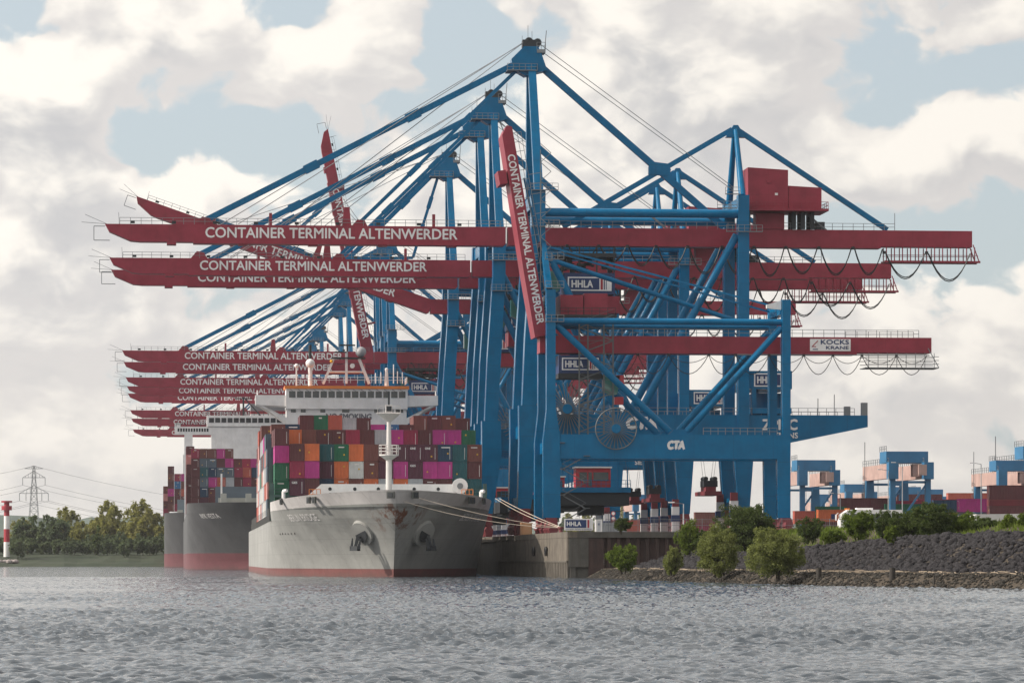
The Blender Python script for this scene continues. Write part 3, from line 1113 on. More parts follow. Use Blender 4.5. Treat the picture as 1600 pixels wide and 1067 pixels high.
# ------------------------------------------------------------------ ship hulls
class Hull:
    """lofted hull; local frame: stem at the waterline at the origin, aft along +Y, starboard water side at -X"""
    def __init__(s, L, B, zdeck, rake, Ewl, Edk, pwl, pdk, flare=1.5, zmid=None, bowlen=60):
        s.__dict__.update(L=L, B=B, zd=zdeck, rake=rake, Ewl=Ewl, Edk=Edk, pwl=pwl, pdk=pdk, flare=flare, zmid=zmid or zdeck, bowlen=bowlen)

    def curve(s, z):
        f = max(0.0, min(1.0, z / s.zd))
        k = f ** s.flare
        s0 = -s.rake * f ** 1.15
        E = s.Ewl + (s.Edk - s.Ewl) * k
        p = (s.pwl[0] + (s.pdk[0] - s.pwl[0]) * k, s.pwl[1] + (s.pdk[1] - s.pwl[1]) * k)
        return s0, E, p

    def half(s, y, z):
        s0, E, p = s.curve(z)
        t = (y - s0) / E
        if t <= 0:
            return 0.0
        if t >= 1:
            return s.B / 2
        return s.B / 2 * (1 - (1 - t) ** p[0]) ** p[1]

    def shell(s, z0, z1, nz, y1=None, name='hull', thick=None):
        """both sides between two heights; stations from stem to transom"""
        m = MB()
        ts = [0, .004, .012, .025, .045, .07, .10, .14, .19, .25, .32, .40, .49, .59, .70, .82, 1.0]
        zs = [z0 + (z1 - z0) * i / nz for i in range(nz + 1)]
        rows = []
        for z in zs:
            s0, E, p = s.curve(z)
            ys = [s0 + E * t for t in ts]
            end = (y1 if y1 is not None else s.L)
            if end > ys[-1]:
                ys += [ys[-1] + (end - ys[-1]) * q for q in (.02, .25, .5, .75, 1.0)]
            else:
                ys = [min(q, end) for q in ys] + [end] * 5
            rows.append([(s.half(q, z), q, z) for q in ys])
        n = len(rows[0])
        for sgn in (-1, 1):
            b = len(m.v)
            for r in rows:
                m.v += [(sgn * h, y, z) for h, y, z in r]
            for i in range(nz):
                for j in range(n - 1):
                    q = (b + i * n + j, b + i * n + j + 1, b + (i + 1) * n + j + 1, b + (i + 1) * n + j)
                    m.f.append(q if sgn > 0 else q[::-1])
        if y1 is None:      # transom
            b = len(m.v)
            m.v += [(-s.B / 2, s.L, z0), (s.B / 2, s.L, z0), (s.B / 2, s.L, z1), (-s.B / 2, s.L, z1)]
            m.f.append((b, b + 1, b + 2, b + 3))
        return m, rows

    def deck(s, z, y0=None, y1=None, step=3.0):
        m = MB()
        s0, E, p = s.curve(z)
        a = s0 + .4 if y0 is None else y0
        e = s.L if y1 is None else y1
        ys = []
        y = a
        while y < e:
            ys.append(y)
            y += step if y < 60 else 40
        ys.append(e)
        for y in ys:
            h = max(.05, s.half(y, z) - .08)
            m.v += [(-h, y, z), (h, y, z)]
        for i in range(len(ys) - 1):
            m.f.append((2 * i, 2 * i + 1, 2 * i + 3, 2 * i + 2))
        return m

    def put_text(s, txt, side, y0, length, z0, h, m, parent, bold=.02):
        """flat lettering laid on the curved plating"""
        v, f = text_verts(txt, 0.0)
        v = [(a + da, b, 0) for da in (0, .004) for a, b, _ in v]
        f = f + [tuple(q + len(v) // 2 for q in p) for p in f]
        out = []
        for a, b, _ in v:
            # reads from aft to stem on the -X side
            y = y0 - a * length if side < 0 else y0 + a * length
            z = z0 + b * h
            hb = s.half(y, z)
            n = Vector((side, -(s.half(y + .3, z) - hb) / .3, -(s.half(y, z + .3) - hb) / .3)).normalized()
            out.append(tuple(Vector((side * hb, y, z)) + n * (.05 if len(out) < len(v) // 2 else .06)))
        me = bpy.data.meshes.new('lettering')
        me.from_pydata(out, [], f)
        return link_mesh('lettering', me, m, parent)


def hull_paint(name, c, boot=None, rust=.5, rust_box=None, rough=.5):
    m = bpy.data.materials.new(name)
    m.use_nodes = True
    t = NT(m.node_tree)
    b = t.n['Principled BSDF']
    tc = t.new('ShaderNodeTexCoord')
    pos = tc.outputs['Object']
    big = t.noise(pos, .12, 6, .6)
    base = t.mix(1.0, c, t_rgb(t, t.smooth(big, .25, .75, .80, 1.16)), 'MULTIPLY')
    st = t.noise(t.vmath('MULTIPLY', pos, (1, .8, .10)), .9, 7, .68)
    base = t.mix(t.math('MULTIPLY', t.smooth(st, .50, .78), .42), base, tuple(q * .45 for q in c))
    st2 = t.noise(t.vmath('MULTIPLY', pos, (.5, .5, .5)), 1.6, 6, .7)
    base = t.mix(t.math('MULTIPLY', t.smooth(st2, .60, .72), .35), base, tuple(min(1, q * 1.35) for q in c))
    # rust: thin runs, thick around the stem
    rs = t.noise(t.vmath('MULTIPLY', pos, (1, 1, .16)), 1.1, 6, .7, .4)
    rm = t.math('MULTIPLY', t.smooth(rs, .60, .70), rust)
    if rust_box:
        cx, cyy, cz, rx, ry, rz = rust_box
        dv = t.vmath('MULTIPLY', t.vmath('SUBTRACT', pos, (cx, cyy, cz)), (1 / rx, 1 / ry, 1 / rz))
        q = t.smooth(t.vmath('LENGTH', dv), .15, 1.0, 1.0, 0.0)
        rm2 = t.math('MULTIPLY', t.smooth(t.noise(t.vmath('MULTIPLY', pos, (1, 1, .55)), .62, 7, .72), .50, .60), q)
        rm = t.math('ADD', t.math('MULTIPLY', rm, .25), rm2, clamp=True)
    base = t.mix(rm, base, (.13, .045, .022))
    sp_ = t.new('ShaderNodeSeparateXYZ')
    t.link(pos, sp_.inputs[0])
    gn = t.noise(t.vmath('MULTIPLY', pos, (.5, .5, .8)), .8, 6, .7)
    lowz = t.smooth(t.math('MULTIPLY_ADD', gn, -3.2, sp_.outputs['Z']), -2.0, -.6, 1.0, 0.0)
    base = t.mix(t.math('MULTIPLY', lowz, .45), base, (.05, .05, .04))
    seam = t.math('ABSOLUTE', t.math('SUBTRACT', t.math('FRACT', t.math('MULTIPLY', sp_.outputs['Z'], .42)), .5))
    seam2 = t.math('ABSOLUTE', t.math('SUBTRACT', t.math('FRACT', t.math('MULTIPLY', sp_.outputs['Y'], .11)), .5))
    sm = t.math('MAXIMUM', t.smooth(seam, .012, .03, 1.0, 0.0), t.smooth(seam2, .004, .012, 1.0, 0.0))
    base = t.mix(t.math('MULTIPLY', sm, .16), base, (.05, .05, .05))
    t.link(base, b.inputs['Base Color'])
    b.inputs['Roughness'].default_value = rough
    bn = t.new('ShaderNodeBump')
    bn.inputs['Strength'].default_value = .35
    bn.inputs['Distance'].default_value = .25
    pl = t.noise(t.vmath('MULTIPLY', pos, (.35, .35, .5)), 1.0, 3, .5)
    t.link(pl, bn.inputs['Height'])
    t.link(bn.outputs[0], b.inputs['Normal'])
    return m


def ship_thing(label, x, y, yaw):
    return thing('container_ship', label, 'container ship', (x, y, 0), R(yaw), 'container ships moored at the quay')


# ---------------- nearest ship
HULL1 = hull_paint('hull_grey', (.30, .30, .285), rust=.75, rust_box=(.8, -5, 9.6, 7, 8, 4.5))
HULL1_TOP = hull_paint('hull_bulwark_white', (.60, .57, .555), rust=.10)
BOOT1 = hull_paint('boot_red', (.17, .06, .055), rust=.2, rough=.6)
S1 = ship_thing('nearest container ship, pale grey rusty hull with BERLIN BRIDGE on its bow', 37.8, 589, -.66)
h1 = Hull(296, 36.6, 12.4, 8.5, 74, 52, (1.75, .92), (2.25, .66), 1.5)
m, _ = h1.shell(-.9, 1.25, 2)
m.build('boot_top', BOOT1, S1, True)
m, _ = h1.shell(1.25, 9.2, 12)
hull = m.build('hull', HULL1, S1, True)
FC_END = 46.0
m, _ = h1.shell(9.2, 10.8, 4, FC_END)
bpl = m.build('bow_plating', HULL1, S1, True)
# white bulwark with slight sheer towards the stem
m, rows = h1.shell(10.8, 12.3, 3, FC_END)
bul = m.build('bulwark', HULL1_TOP, S1, True)
for ob_ in (bul, bpl):
    for q in ob_.data.vertices:
        k = max(0.0, min(1.0, (36 - q.co.y) / 44)) ** 1.3
        q.co.z += 1.15 * k * max(0, q.co.z - 9.2) / 3.1
h1.deck(9.2, 20).build('deck', DARK, S1)
h1.deck(10.9, None, FC_END).build('forecastle_deck', plain('deck_grey_green', (.11, .15, .15), .7), S1)
hbE = h1.half(FC_END, 10)
MB().box(-hbE + .1, hbE - .1, FC_END - .2, FC_END, 9.2, 10.9).build('forecastle_bulkhead', HULL1_TOP, S1)
# breakwater
bw_ = MB().prism([(-15.2, 10.9), (-10.6, 14.9), (10.9, 14.9), (15.2, 10.9)], 20.0, 20.4)
bwk = bw_.build('breakwater', WHITE, S1)
for x in (-9.2, -5.2, -1.4, 4.4, 8.3, 11.3):
    hx = MB()
    for z in (13.2, 14.1):
        hx.tube((x, 19.93, z), (x, 20.0, z), .28, 12)
    hx.build('lightening_hole', DARK, bwk)
# fairleads in the bulwark
for y, sd_ in ((24, -1), (9.0, -1), (7.0, -1), (-6.6, -.25), (-6.6, .9), (8.0, 1), (9.6, 1), (17, 1)):
    z = 11.75 + (.9 if abs(sd_) < 1 else .35)
    s_ = -1 if sd_ < 0 else 1
    if abs(sd_) < 1:
        px_ = sd_ * 3.2
        yy = next((q / 10 for q in range(-85, 300) if h1.half(q / 10, z) >= abs(px_)), 0)
    else:
        yy, px_ = y, s_ * h1.half(y, z)
    e = .35
    tx = (h1.half(yy + e, z) - h1.half(yy, z)) * s_
    dirv = Vector((tx, e, 0)).normalized()
    nrm = Vector((s_ * dirv.y, -s_ * dirv.x, 0))
    c = Vector((px_, yy, z)) + nrm * .18
    m = MB()
    m.beam(c - dirv * .6 - Vector((0, 0, .0)), c + dirv * .6, .3, 1.05)
    fl = m.build('fairlead', plain('fairlead_steel', (.06, .065, .06), .6), S1)
    c2 = c + nrm * .2
    MB().beam(c2 - dirv * .38, c2 + dirv * .38, .06, .7).build('opening', DARK, fl)
# anchor pockets, anchors
for s_ in (-1, 1):
    y0, z0 = 1.6, 6.9
    hb = h1.half(y0, z0)
    c = Vector((s_ * hb, y0, z0))
    out = Vector((s_ * .72, -.62, -.28)).normalized()
    m = MB()
    m.tube(c - out * 2.0 + Vector((0, .3, .8)), c + out * .9, 2.9, 20, 2.0)
    pk = m.build('anchor_bolster', HULL1, S1, True)
    MB().tube(c + out * .9, c + out * .96, 1.3, 16).build('hawse', DARK, pk, True)
    a = c + out * 1.0 + Vector((s_ * 1.0, -.1, -.5))
    m = MB()
    dn = Vector((s_ * .25, -.2, -1)).normalized()
    sidev = out.cross(dn).normalized()
    a = c + out * .75 + Vector((s_ * .75, -.1, -1.0))
    m.beam(a - dn * .8, a + dn * 1.3, .5, .5)
    m.beam(a + dn * 1.3 - sidev * .85, a + dn * 1.3 + sidev * .85, .7, .75)
    for q in (-1, 1):
        m.beam(a + dn * 1.4 + sidev * q * .75, a - dn * .4 + sidev * q * .95 + out * .2, .75, .5, .25, .2)
    m.build('anchor', DARK, S1)
# name on the bow
h1.put_text('BERLIN BRIDGE', -1, 26, 14.0, 8.95, 1.1, LETTER, hull, .012)
tx = h1.put_text('BERLIN BRIDGE', 1, 12, 14.0, 8.95, 1.1, LETTER, hull, .012)
# small draught marks and load openings along the side
m = MB()
for k in range(6):
    y = 40 - k * 2.2
    hb = h1.half(y, 7.0)
    m.cbox((-hb, y, 7.0), .12, .35, .3)
m.build('scupper', DARK, S1)
# foremast with crow's nest
fm = MB()
fm.tube((0, 14, 10.9), (0, 14, 20.4), .52, 14, .46)
fm.tube((0, 14, 20.4), (0, 14, 25.4), .42, 14, .32)
fmast = fm.build('foremast', MASTW, S1, True)
m = MB()
m.tube((0, 14, 18.6), (0, 14, 19.3), .5, 14, 1.5)
m.tube((0, 14, 19.3), (0, 14, 19.5), 1.6, 14)
for k in range(10):
    t = 2 * math.pi * k / 10
    t2 = 2 * math.pi * (k + 1) / 10
    a = Vector((1.55 * math.cos(t), 14 + 1.55 * math.sin(t), 19.5))
    b = Vector((1.55 * math.cos(t2), 14 + 1.55 * math.sin(t2), 19.5))
    m.beam(a, a + Vector((0, 0, 1.5)), .1, .1)
    for q in (.5, 1.0, 1.5):
        m.beam(a + Vector((0, 0, q)), b + Vector((0, 0, q)), .08, .08)
m.build('lookout', MASTW, fmast)
m = MB()
m.tube((0, 14, 24.8), (0, 14, 26.0), .45, 12, 1.9)
m.box(-1.9, 1.9, 13.2, 14.8, 26.0, 26.2)
m.box(-.55, .55, 13.5, 14.4, 26.2, 27.4)
for x in (-1.8, -.9, .9, 1.8):
    m.beam((x, 13.4, 26.2), (x, 13.4, 27.2), .08, .08)
m.beam((-1.9, 13.4, 27.2), (1.9, 13.4, 27.2), .08, .08)
m.build('light_platform', MASTW, fmast)
MB().box(-.4, .4, 13.3, 13.5, 26.4, 27.2).beam((0, 14, 27.4), (0, 14, 29.6), .12, .3).build('masthead_light', DARK, fmast)
for x, y in ((-9.5, 13), (-7.8, 13), (6.5, 12), (8.4, 12), (-2.5, 4), (3.2, 4)):
    MB().box(x - .7, x + .7, y - .5, y + .5, 10.9, 12.3).tube((x - .5, y, 12.6), (x + .5, y, 12.6), .62, 10).build('windlass', DARK, S1)
m = MB()
m.tube((11.8, 19.4, 14.6), (11.8, 19.9, 14.6), 1.25, 20)
drum = m.build('rope_drum', WHITE, S1, True)
MB().tube((11.8, 19.3, 14.6), (11.8, 19.42, 14.6), .5, 12).build('hub', STEEL, drum, True)
for x in (-12.6, 12.0):
    m = MB()
    for k in range(4):
        m.beam((x + k * .6, 18.4, 11.6), (x + k * .6, 18.4, 14.0), .1, .1)
    for z in (12.4, 13.2, 14.0):
        m.beam((x, 18.4, z), (x + 1.8, 18.4, z), .1, .1)
    m.build('gate_frame', ORANGE, S1)
for x, y in ((-16.3, 36), (16.6, 38)):
    MB().tube((x, y, 10.9), (x, y, 14.0), .3, 8).tube((x, y, 14.0), (x + .5, y - .5, 14.1), .3, 8).build('deck_vent', WHITE, S1)
# lashing bridges and side walkway under the stacks
m = MB()
for k in range(9):
    y = 46.6 + k * 14
    for sx in (-1, 1):
        m.box(sx * 17.9 - .3, sx * 17.9 + .3, y - .35, y + .35, 9.2, 19 if k else 15.5)
    m.box(-17.9, 17.9, y - .3, y + .3, 13.2, 13.6)
    m.rail((-18.2, y - .4, 13.6), (18.2, y - .4, 13.6), 1.0, 3.0, .07)
m.build('lashing_bridge', plain('lashing_green', (.06, .11, .10), .6), S1)
m = MB()
m.rail((-18.4, 47, 9.2), (-18.4, 250, 9.2), 1.2, 2.4, .07)
for k in range(60):
    m.box(-18.5, -18.2, 48 + k * 3.2, 48 + k * 3.2 + .9, 9.2, 11.4)
m.build('side_rail', plain('rail_grey', (.12, .12, .115), .7), S1)
# superstructure
SY = 181.0
m = MB()
m.box(-12.2, 12.2, SY, SY + 11, 9.2, 33.4)
house = m.build('superstructure', WHITE, S1)
for s_ in (-1, 1):
    wg = MB()
    p = [(s_ * 12.2, 33.1), (s_ * 18.6, 35.8), (s_ * 18.6, 33.8), (s_ * 12.2, 29.0)]
    wg.prism([(s_ * 12.2, 33.9), (s_ * 18.6, 34.2), (s_ * 18.6, 36.2), (s_ * 12.2, 36.2)], SY - .3, SY + 4.6)
    wg.prism([(s_ * 18.5, 34.25), (s_ * 17.2, 34.2), (s_ * 12.2, 30.2), (s_ * 12.2, 31.6)], SY, SY + 3.2)
    wg.tube((s_ * 18.2, SY + .5, 35.9), (s_ * 18.2, SY + .5, 37.2), .14, 8)
    wg.build('bridge_wing', WHITE, house)
br = MB().box(-12.4, 12.4, SY - .6, SY + 8, 33.4, 37.5)
bridge = br.build('bridge_deck', WHITE, S1)
for k in range(15):
    x0 = -11.9 + k * 1.6
    MB().box(x0 + .12, x0 + 1.42, SY - .66, SY - .6, 35.7, 37.0).build('window', GLASS, bridge)
MB().box(-12.7, 12.7, SY - .9, SY + 8.2, 37.5, 38.1).build('fascia', ORANGE, bridge)
wiper = MB()
for k in range(15):
    x0 = -11.9 + k * 1.6
    wiper.beam((x0 + .3, SY - .75, 37.4), (x0 + 1.1, SY - .72, 36.9), .06, .06)
wiper.build('wiper', DARK, bridge)
for x in (-10.9, -8.9, -4.9, .0, 6.1, 9.0, 11.0, 12.9 - 2.4):
    MB().box(x - .5, x + .5, SY - .05, SY, 32.7, 33.7).build('window', GLASS, house)
MB().box(-.95, -.35, SY - .06, SY, 32.7, 33.7).build('window', GLASS, house)
letters('NO SMOKING', 9.2, 1.15, plain('stencil_grey', (.16, .16, .18), .6), house, (-4.2, SY - .08, 31.3), bold=.03)
m = MB()
m.rail((-12.3, SY - .6, 38.7), (12.3, SY - .6, 38.7), 1.2, 1.4, .06)
m.rail((12.3, SY - .6, 38.7), (12.3, SY + 8, 38.7), 1.2, 1.4, .06)
m.build('handrail', WHITE, bridge)
rm = MB()
for s_ in (-1, 1):
    rm.beam((s_ * 4.7, SY + 2, 38.7), (s_ * 2.6, SY + 2, 43.8), .5, .5)
    rm.beam((s_ * 4.7, SY + 4.4, 38.7), (s_ * 2.6, SY + 4.4, 43.8), .4, .4)
rm.box(-3.4, 3.4, SY + 1.7, SY + 4.7, 41.0, 41.25)
rm.beam((0, SY + 2, 38.7), (0, SY + 2, 45.2), .5, .5)
rm.tube((1.2, SY + 1.7, 42.3), (1.2, SY + 1.4, 42.3), .5, 12)
radar = rm.build('radar_mast', WHITE, S1)
m = MB()
m.box(-3.0, 3.9, SY + 1.4, SY + 5, 43.8, 44.05)
m.tube((.2, SY + 2.4, 44), (.2, SY + 2.4, 46.4), .18, 8)
m.box(-1.4, 1.8, SY + 2.2, SY + 2.6, 46.4, 46.7)
m.box(-2.4, 0, SY + 1.6, SY + 2, 45.0, 45.25)
m.build('radar_scanner', DARK, radar)
m = MB().ball((3.0, SY + 2.8, 45.2), 1.1, 12, 8)
m.build('radome', plain('radome_grey', (.35, .35, .36), .5), radar, True)
for x, z, r0, r1, rb in ((-7.4, 42.2, .45, .45, .95), (-10.2, 42, .15, .15, .45), (8.2, 41.4, .5, .3, .35)):
    MB().tube((x, SY + 2, 38.1), (x, SY + 2, z), r0, 10, r1).ball((x, SY + 2, z + rb * .6), rb, 14, 8).build('satellite_dome', WHITE, S1, True)
for x, z in ((7, 41), (9.6, 42.6), (10.4, 41.2), (11.4, 41.0), (5.9, 40.8)):
    MB().tube((x, SY + 1, 38.7), (x, SY + 1, z), .12, 6).build('antenna', WHITE, S1, True)
MB().tube((-7.4, SY + 3, 42.5), (-7.4, SY + 3, 46.6), .32, 8).build('mast_pole', DARK, S1)
MB().ball((-3.1, SY + 1.4, 43.2), .32, 8, 6).build('signal_lamp', plain('lamp_yellow', (.8, .4, .02), .4), S1)

M1 = Matrix.Translation((37.8, 589, 0)) @ Matrix.Rotation(R(-.66), 4, 'Z')
G1 = 'containers stacked on the nearest ship'
Z0 = 13.45                      # tops of the hatch covers
PITCH = 2.503
X0 = -16.3                      # centre of the water-side column
bay1 = {                        # column -> colours from the bottom tier up
    0: ['green', 'green', 'green', 'magenta', 'maroon'],
    1: ['plum', 'crimson', 'maroon'], 2: ['maroon', 'magenta', 'orange'], 3: ['navy', 'plum', 'teal'], 4: ['orange', 'orange', 'green'],
    5: ['brown', 'white', 'orange'], 6: ['orange', 'brown', 'brown'], 7: ['grey', 'plum', 'maroon'], 8: ['orange', 'magenta', 'plum'],
    9: ['grey', 'plum', 'plum'], 10: ['maroon', 'magenta', 'plum'], 11: ['maroon', 'magenta', 'navy'], 12: ['teal', 'teal', 'teal'], 13: ['teal', 'maroon', 'brown']}
wr = {(1, 0): 'GES', (9, 1): 'GES', (11, 2): 'strip', (12, 0): 'strip', (8, 2): 'ONE', (9, 2): 'ONE', (10, 2): 'ONE'}
Y1 = 46.0 + .6 + 6.1
Y1 = 47.4 + 6.1
for c, cols in bay1.items():
    for k, cc in enumerate(cols):
        dz = -3.2 if c == 0 else 0
        container(cc, f'{cc} container {ORD[c]} from the water side, {ORD[k]} tier up, front stack of nearest ship', G1, M1, X0 + c * PITCH, Y1 - (2.2 if c in (1, 2) else 0), Z0 + k * (CH + .06) + dz, writing=wr.get((c, k)))
row2 = ['maroon', 'orange', 'brown', 'maroon', 'maroon', 'crimson', 'maroon', 'grey', 'magenta', 'crimson', 'maroon', 'magenta', 'magenta', 'green']
row3 = ['brown', 'navy', 'maroon', 'green', 'rust', 'grey', 'maroon', 'magenta', 'blue', 'maroon', 'brown', 'maroon', 'brown', 'maroon']
Y2, Y3 = Y1 + 14, Y1 + 28
for c in range(14):
    for k in range(3 if c in (0, 12, 13) else 3, 4):
        container(row2[c], f'{row2[c]} container {ORD[c]} from the water side, top of second stack of nearest ship', G1, M1, X0 + c * PITCH, Y2, Z0 + k * (CH + .06))
    zz = Z0 + 4 * (CH + .06) + (-1.5 if c in (0, 1, 7, 8, 9) else -.35 if c in (5, 6, 13) else .1)
    container(row3[c], f'{row3[c]} container {ORD[c]} from the water side, top of third stack of nearest ship', G1, M1, X0 + c * PITCH, Y3, zz, writing='strip' if c == 1 else None)
sidecols = ['pink', 'white', 'grey', 'rust', 'magenta', 'maroon', 'green', 'slate', 'pink', 'white', 'grey', 'brown']
sr = random.Random(11)
for bay in range(1, 9):
    tiers = {1: 5, 2: 6, 3: 5, 4: 5, 5: 6, 6: 4, 7: 6, 8: 5}[bay]
    for k in range(tiers):
        zz = Z0 - 3.2 + k * (CH + .06)
        cc = sr.choice(sidecols)
        lab = f'{cc} container on the water-side edge, {ORD[k]} tier, stack {bay + 1} aft on nearest ship'
        dz_ = 0 if bay not in (1,) else 0
        if (bay == 1 and k >= 4) or (bay == 2 and k >= 5):
            continue
        container(cc, lab, G1, M1, X0 - 1.0, Y1 + 14 * bay, zz + dz_)
# interior of the deeper stacks (seen only past the edges): a few whole columns
for bay in (1, 2):
    for c in (12, 13):
        for k in range(3):
            cc = ['teal', 'brown', 'navy'][(c + k + bay) % 3]
            container(cc, f'{cc} container {ORD[c]} from the water side, {ORD[k]} tier, stack {bay + 1} on nearest ship', G1, M1, X0 + c * PITCH, Y1 + 14 * bay, Z0 + k * (CH + .06))

# ---------------- second ship
HULL2 = hull_paint('hull_black', (.080, .080, .083), rust=.12)
HULL2_TOP = hull_paint('hull_black_top', (.080, .080, .083), rust=.06)
BOOT2 = hull_paint('boot_pink', (.15, .05, .058), rust=.08, rough=.6)
S2 = ship_thing('second container ship with black hull, red waterline and NYK VESTA on its bow', 33.5, 1058, -.3)
h2 = Hull(300, 46.6, 18.6, 9, 60, 34, (2.2, .72), (2.6, .5), 1.2)
m, _ = h2.shell(-.9, 4.6, 3)
m.build('boot_top', BOOT2, S2, True)
m, _ = h2.shell(4.6, 16.0, 8)
hull2 = m.build('hull', HULL2, S2, True)
m, _ = h2.shell(16.0, 18.7, 2, 52)
bul2 = m.build('bulwark', HULL2_TOP, S2, True)
h2.deck(16.0, None).build('deck', DARK, S2)
MB().box(-h2.half(52, 17), h2.half(52, 17), 51.6, 52, 16, 18.7).build('forecastle_bulkhead', HULL2_TOP, S2)
h2.put_text('NYK VESTA', -1, 8.8, 8.2, 14.4, 1.3, LETTER, hull2, .012)
MB().prism([(-15.2, 18.0), (-15.2, 23.6), (15.2, 23.6), (15.2, 18.0)], 22, 22.6).build('breakwater', plain('breakwater_slate', (.10, .13, .16), .6), S2)
MB().box(-14.5, 14.5, 12, 12.4, 16, 20.2).build('deck_screen', plain('screen_pale', (.4, .4, .36), .6), S2)
for x in (-13, -6, -1, 4, 9):
    MB().box(x - .8, x + .8, 8, 10, 16, 21.4).build('mooring_winch', MAT['screen_pale'], S2)
MB().beam((-13.6, 10, 16), (-13.6, 10, 27), .5, .5).build('light_post', WHITE, S2)
s2h = MB().box(-14, 23, 236, 250, 16, 45.5).build('superstructure', WHITE, S2)
MB().box(-26.5, 26, 236, 241, 45.5, 48.2).box(-26.5, -24.5, 236, 241, 48.2, 49.4).build('bridge_wing', WHITE, s2h)
MB().box(-23.2, -20.4, 236, 240, 16, 45.5).build('wing_support', WHITE, s2h)
b2 = MB().box(-15.5, 23.5, 235.6, 246, 48.3, 52.0).build('bridge_deck', WHITE, S2)
for k in range(14):
    MB().box(-14.8 + k * 2.1, -13.1 + k * 2.1, 235.5, 235.6, 49.6, 51.2).build('window', GLASS, b2)
for k in range(12):
    MB().box(-25.5 + k * .9, -24.9 + k * .9, 235.93, 236.0, 46.5, 47.6).build('window', GLASS, s2h)
for x in (2, 7, 12):
    MB().box(x, x + 1.2, 235.9, 236, 41, 43).build('window', GLASS, s2h)
f2 = MB().box(0, 14, 262, 272, 16, 57.5).build('funnel', plain('funnel_grey', (.2, .21, .22), .6), S2)
MB().box(-.1, 14.1, 261.9, 272.1, 51.6, 52.6).build('stripe', SIGNRED, f2)
MB().box(-.1, 14.1, 261.9, 272.1, 53.6, 54.6).build('stripe', SIGNRED, f2)
MB().box(-.1, 14.1, 261.9, 272.1, 52.6, 53.6).build('stripe', WHITE, f2)
m = MB()
m.rail((-26, 236, 48.3), (-16, 236, 48.3), 1.3, 1.6, .1)
m.rail((-15.4, 236, 52.0), (23, 236, 52.0), 1.3, 1.6, .1)
m.beam((-3, 240, 52), (-3, 240, 63), .6, .6)
m.beam((-6, 240, 58), (0, 240, 58), .4, .4)
m.beam((3, 240, 52), (-2.5, 240, 58), .4, .4)
m.build('radar_mast', DARK, S2)
M2 = Matrix.Translation((33.5, 1058, 0)) @ Matrix.Rotation(R(-.3), 4, 'Z')
G2 = 'containers stacked on the second ship'
grid2 = [  # rows from the top: colours of the front stack, water side first
    ['crimson', 'brown', 'brown', 'magenta', 'brown', None, None, None],
    ['maroon', 'slate', 'slate', 'maroon', 'magenta', 'maroon', 'crimson', 'magenta'],
    ['maroon', 'teal', 'navy', 'slate', 'slate', 'crimson', 'rust', 'navy'],
    ['maroon', 'slate', 'magenta', 'rust', 'grey', 'maroon', 'crimson', 'maroon'],
    ['maroon', 'navy', 'maroon', 'maroon', 'brown', 'maroon', 'plum', 'maroon'],
    ['maroon', 'plum', 'maroon', 'brown', 'brown', 'plum', 'maroon', 'brown']]
for r_, rowc in enumerate(grid2):
    for c, cc in enumerate(rowc):
        if cc is None:
            continue
        k = 5 - r_
        container(cc, f'{cc} container {ORD[c]} from the water side, {ORD[k]} tier, front stack of second ship', G2, M2, -20.6 + c * 2.51, 58 + (12 if r_ < 2 else 0), 18.2 + k * (CH + .05), writing='strip' if (r_, c) in ((2, 4), (4, 1), (1, 2)) else None)
for bay in range(3):
    for k in range(7 - (bay == 0)):
        cc = sr.choice(['crimson', 'maroon', 'pink', 'brown', 'maroon'])
        container(cc, f'{cc} container on the water-side edge, {ORD[k]} tier, stack {bay + 2} aft on second ship', G2, M2, -22.0, 76 + bay * 14, 16.6 + k * (CH + .05))

# ---------------- third ship
S3 = ship_thing('third and farthest container ship, dark hull half hidden behind the second ship', 28.2, 1430, -.2)
h3 = Hull(290, 46, 20.5, 9, 60, 36, (2.2, .72), (2.6, .5), 1.2)
m, _ = h3.shell(-.9, 5.2, 3)
m.build('boot_top', BOOT2, S3, True)
m, _ = h3.shell(5.2, 20.6, 8)
m.build('hull', HULL2, S3, True)
h3.deck(19.4, None).build('deck', DARK, S3)
MB().box(-18, 18, 30, 31, 19.4, 26).build('breakwater', plain('breakwater_grey', (.16, .2, .23), .6), S3)
for x in (-17, -12, -7, -2):
    MB().box(x - 1, x + 1, 14, 17, 19.4, 21.8).build('mooring_winch', MAT['screen_pale'], S3)
MB().box(-15, 20, 200, 214, 19.4, 48).build('superstructure', WHITE, S3)
M3 = Matrix.Translation((28.2, 1430, 0)) @ Matrix.Rotation(R(-.2), 4, 'Z')
G3 = 'containers stacked on the third ship'
grid3 = [['maroon', None, None, None], ['brown', 'crimson', 'magenta', 'maroon'], ['maroon', 'blue', 'brown', 'crimson'], ['magenta', 'maroon', 'rust', 'slate'], ['maroon', 'maroon', 'maroon', 'plum'], ['brown', 'crimson', 'maroon', 'navy']]
for r_, rowc in enumerate(grid3):
    for c, cc in enumerate(rowc):
        if cc:
            k = 5 - r_
            container(cc, f'{cc} container {ORD[c]} from the water side, {ORD[k]} tier, front stack of third ship', G3, M3, -20.4 + c * 2.55, 46, 21.6 + k * (CH + .05))
for bay in range(2):
    for k in range(4):
        cc = ['crimson', 'maroon', 'pink', 'brown'][(k + bay) % 4]
        container(cc, f'{cc} container on the water-side edge, {ORD[k]} tier, stack {bay + 2} aft on third ship', G3, M3, -22.2, 62 + bay * 14, 20 + k * (CH + .05))


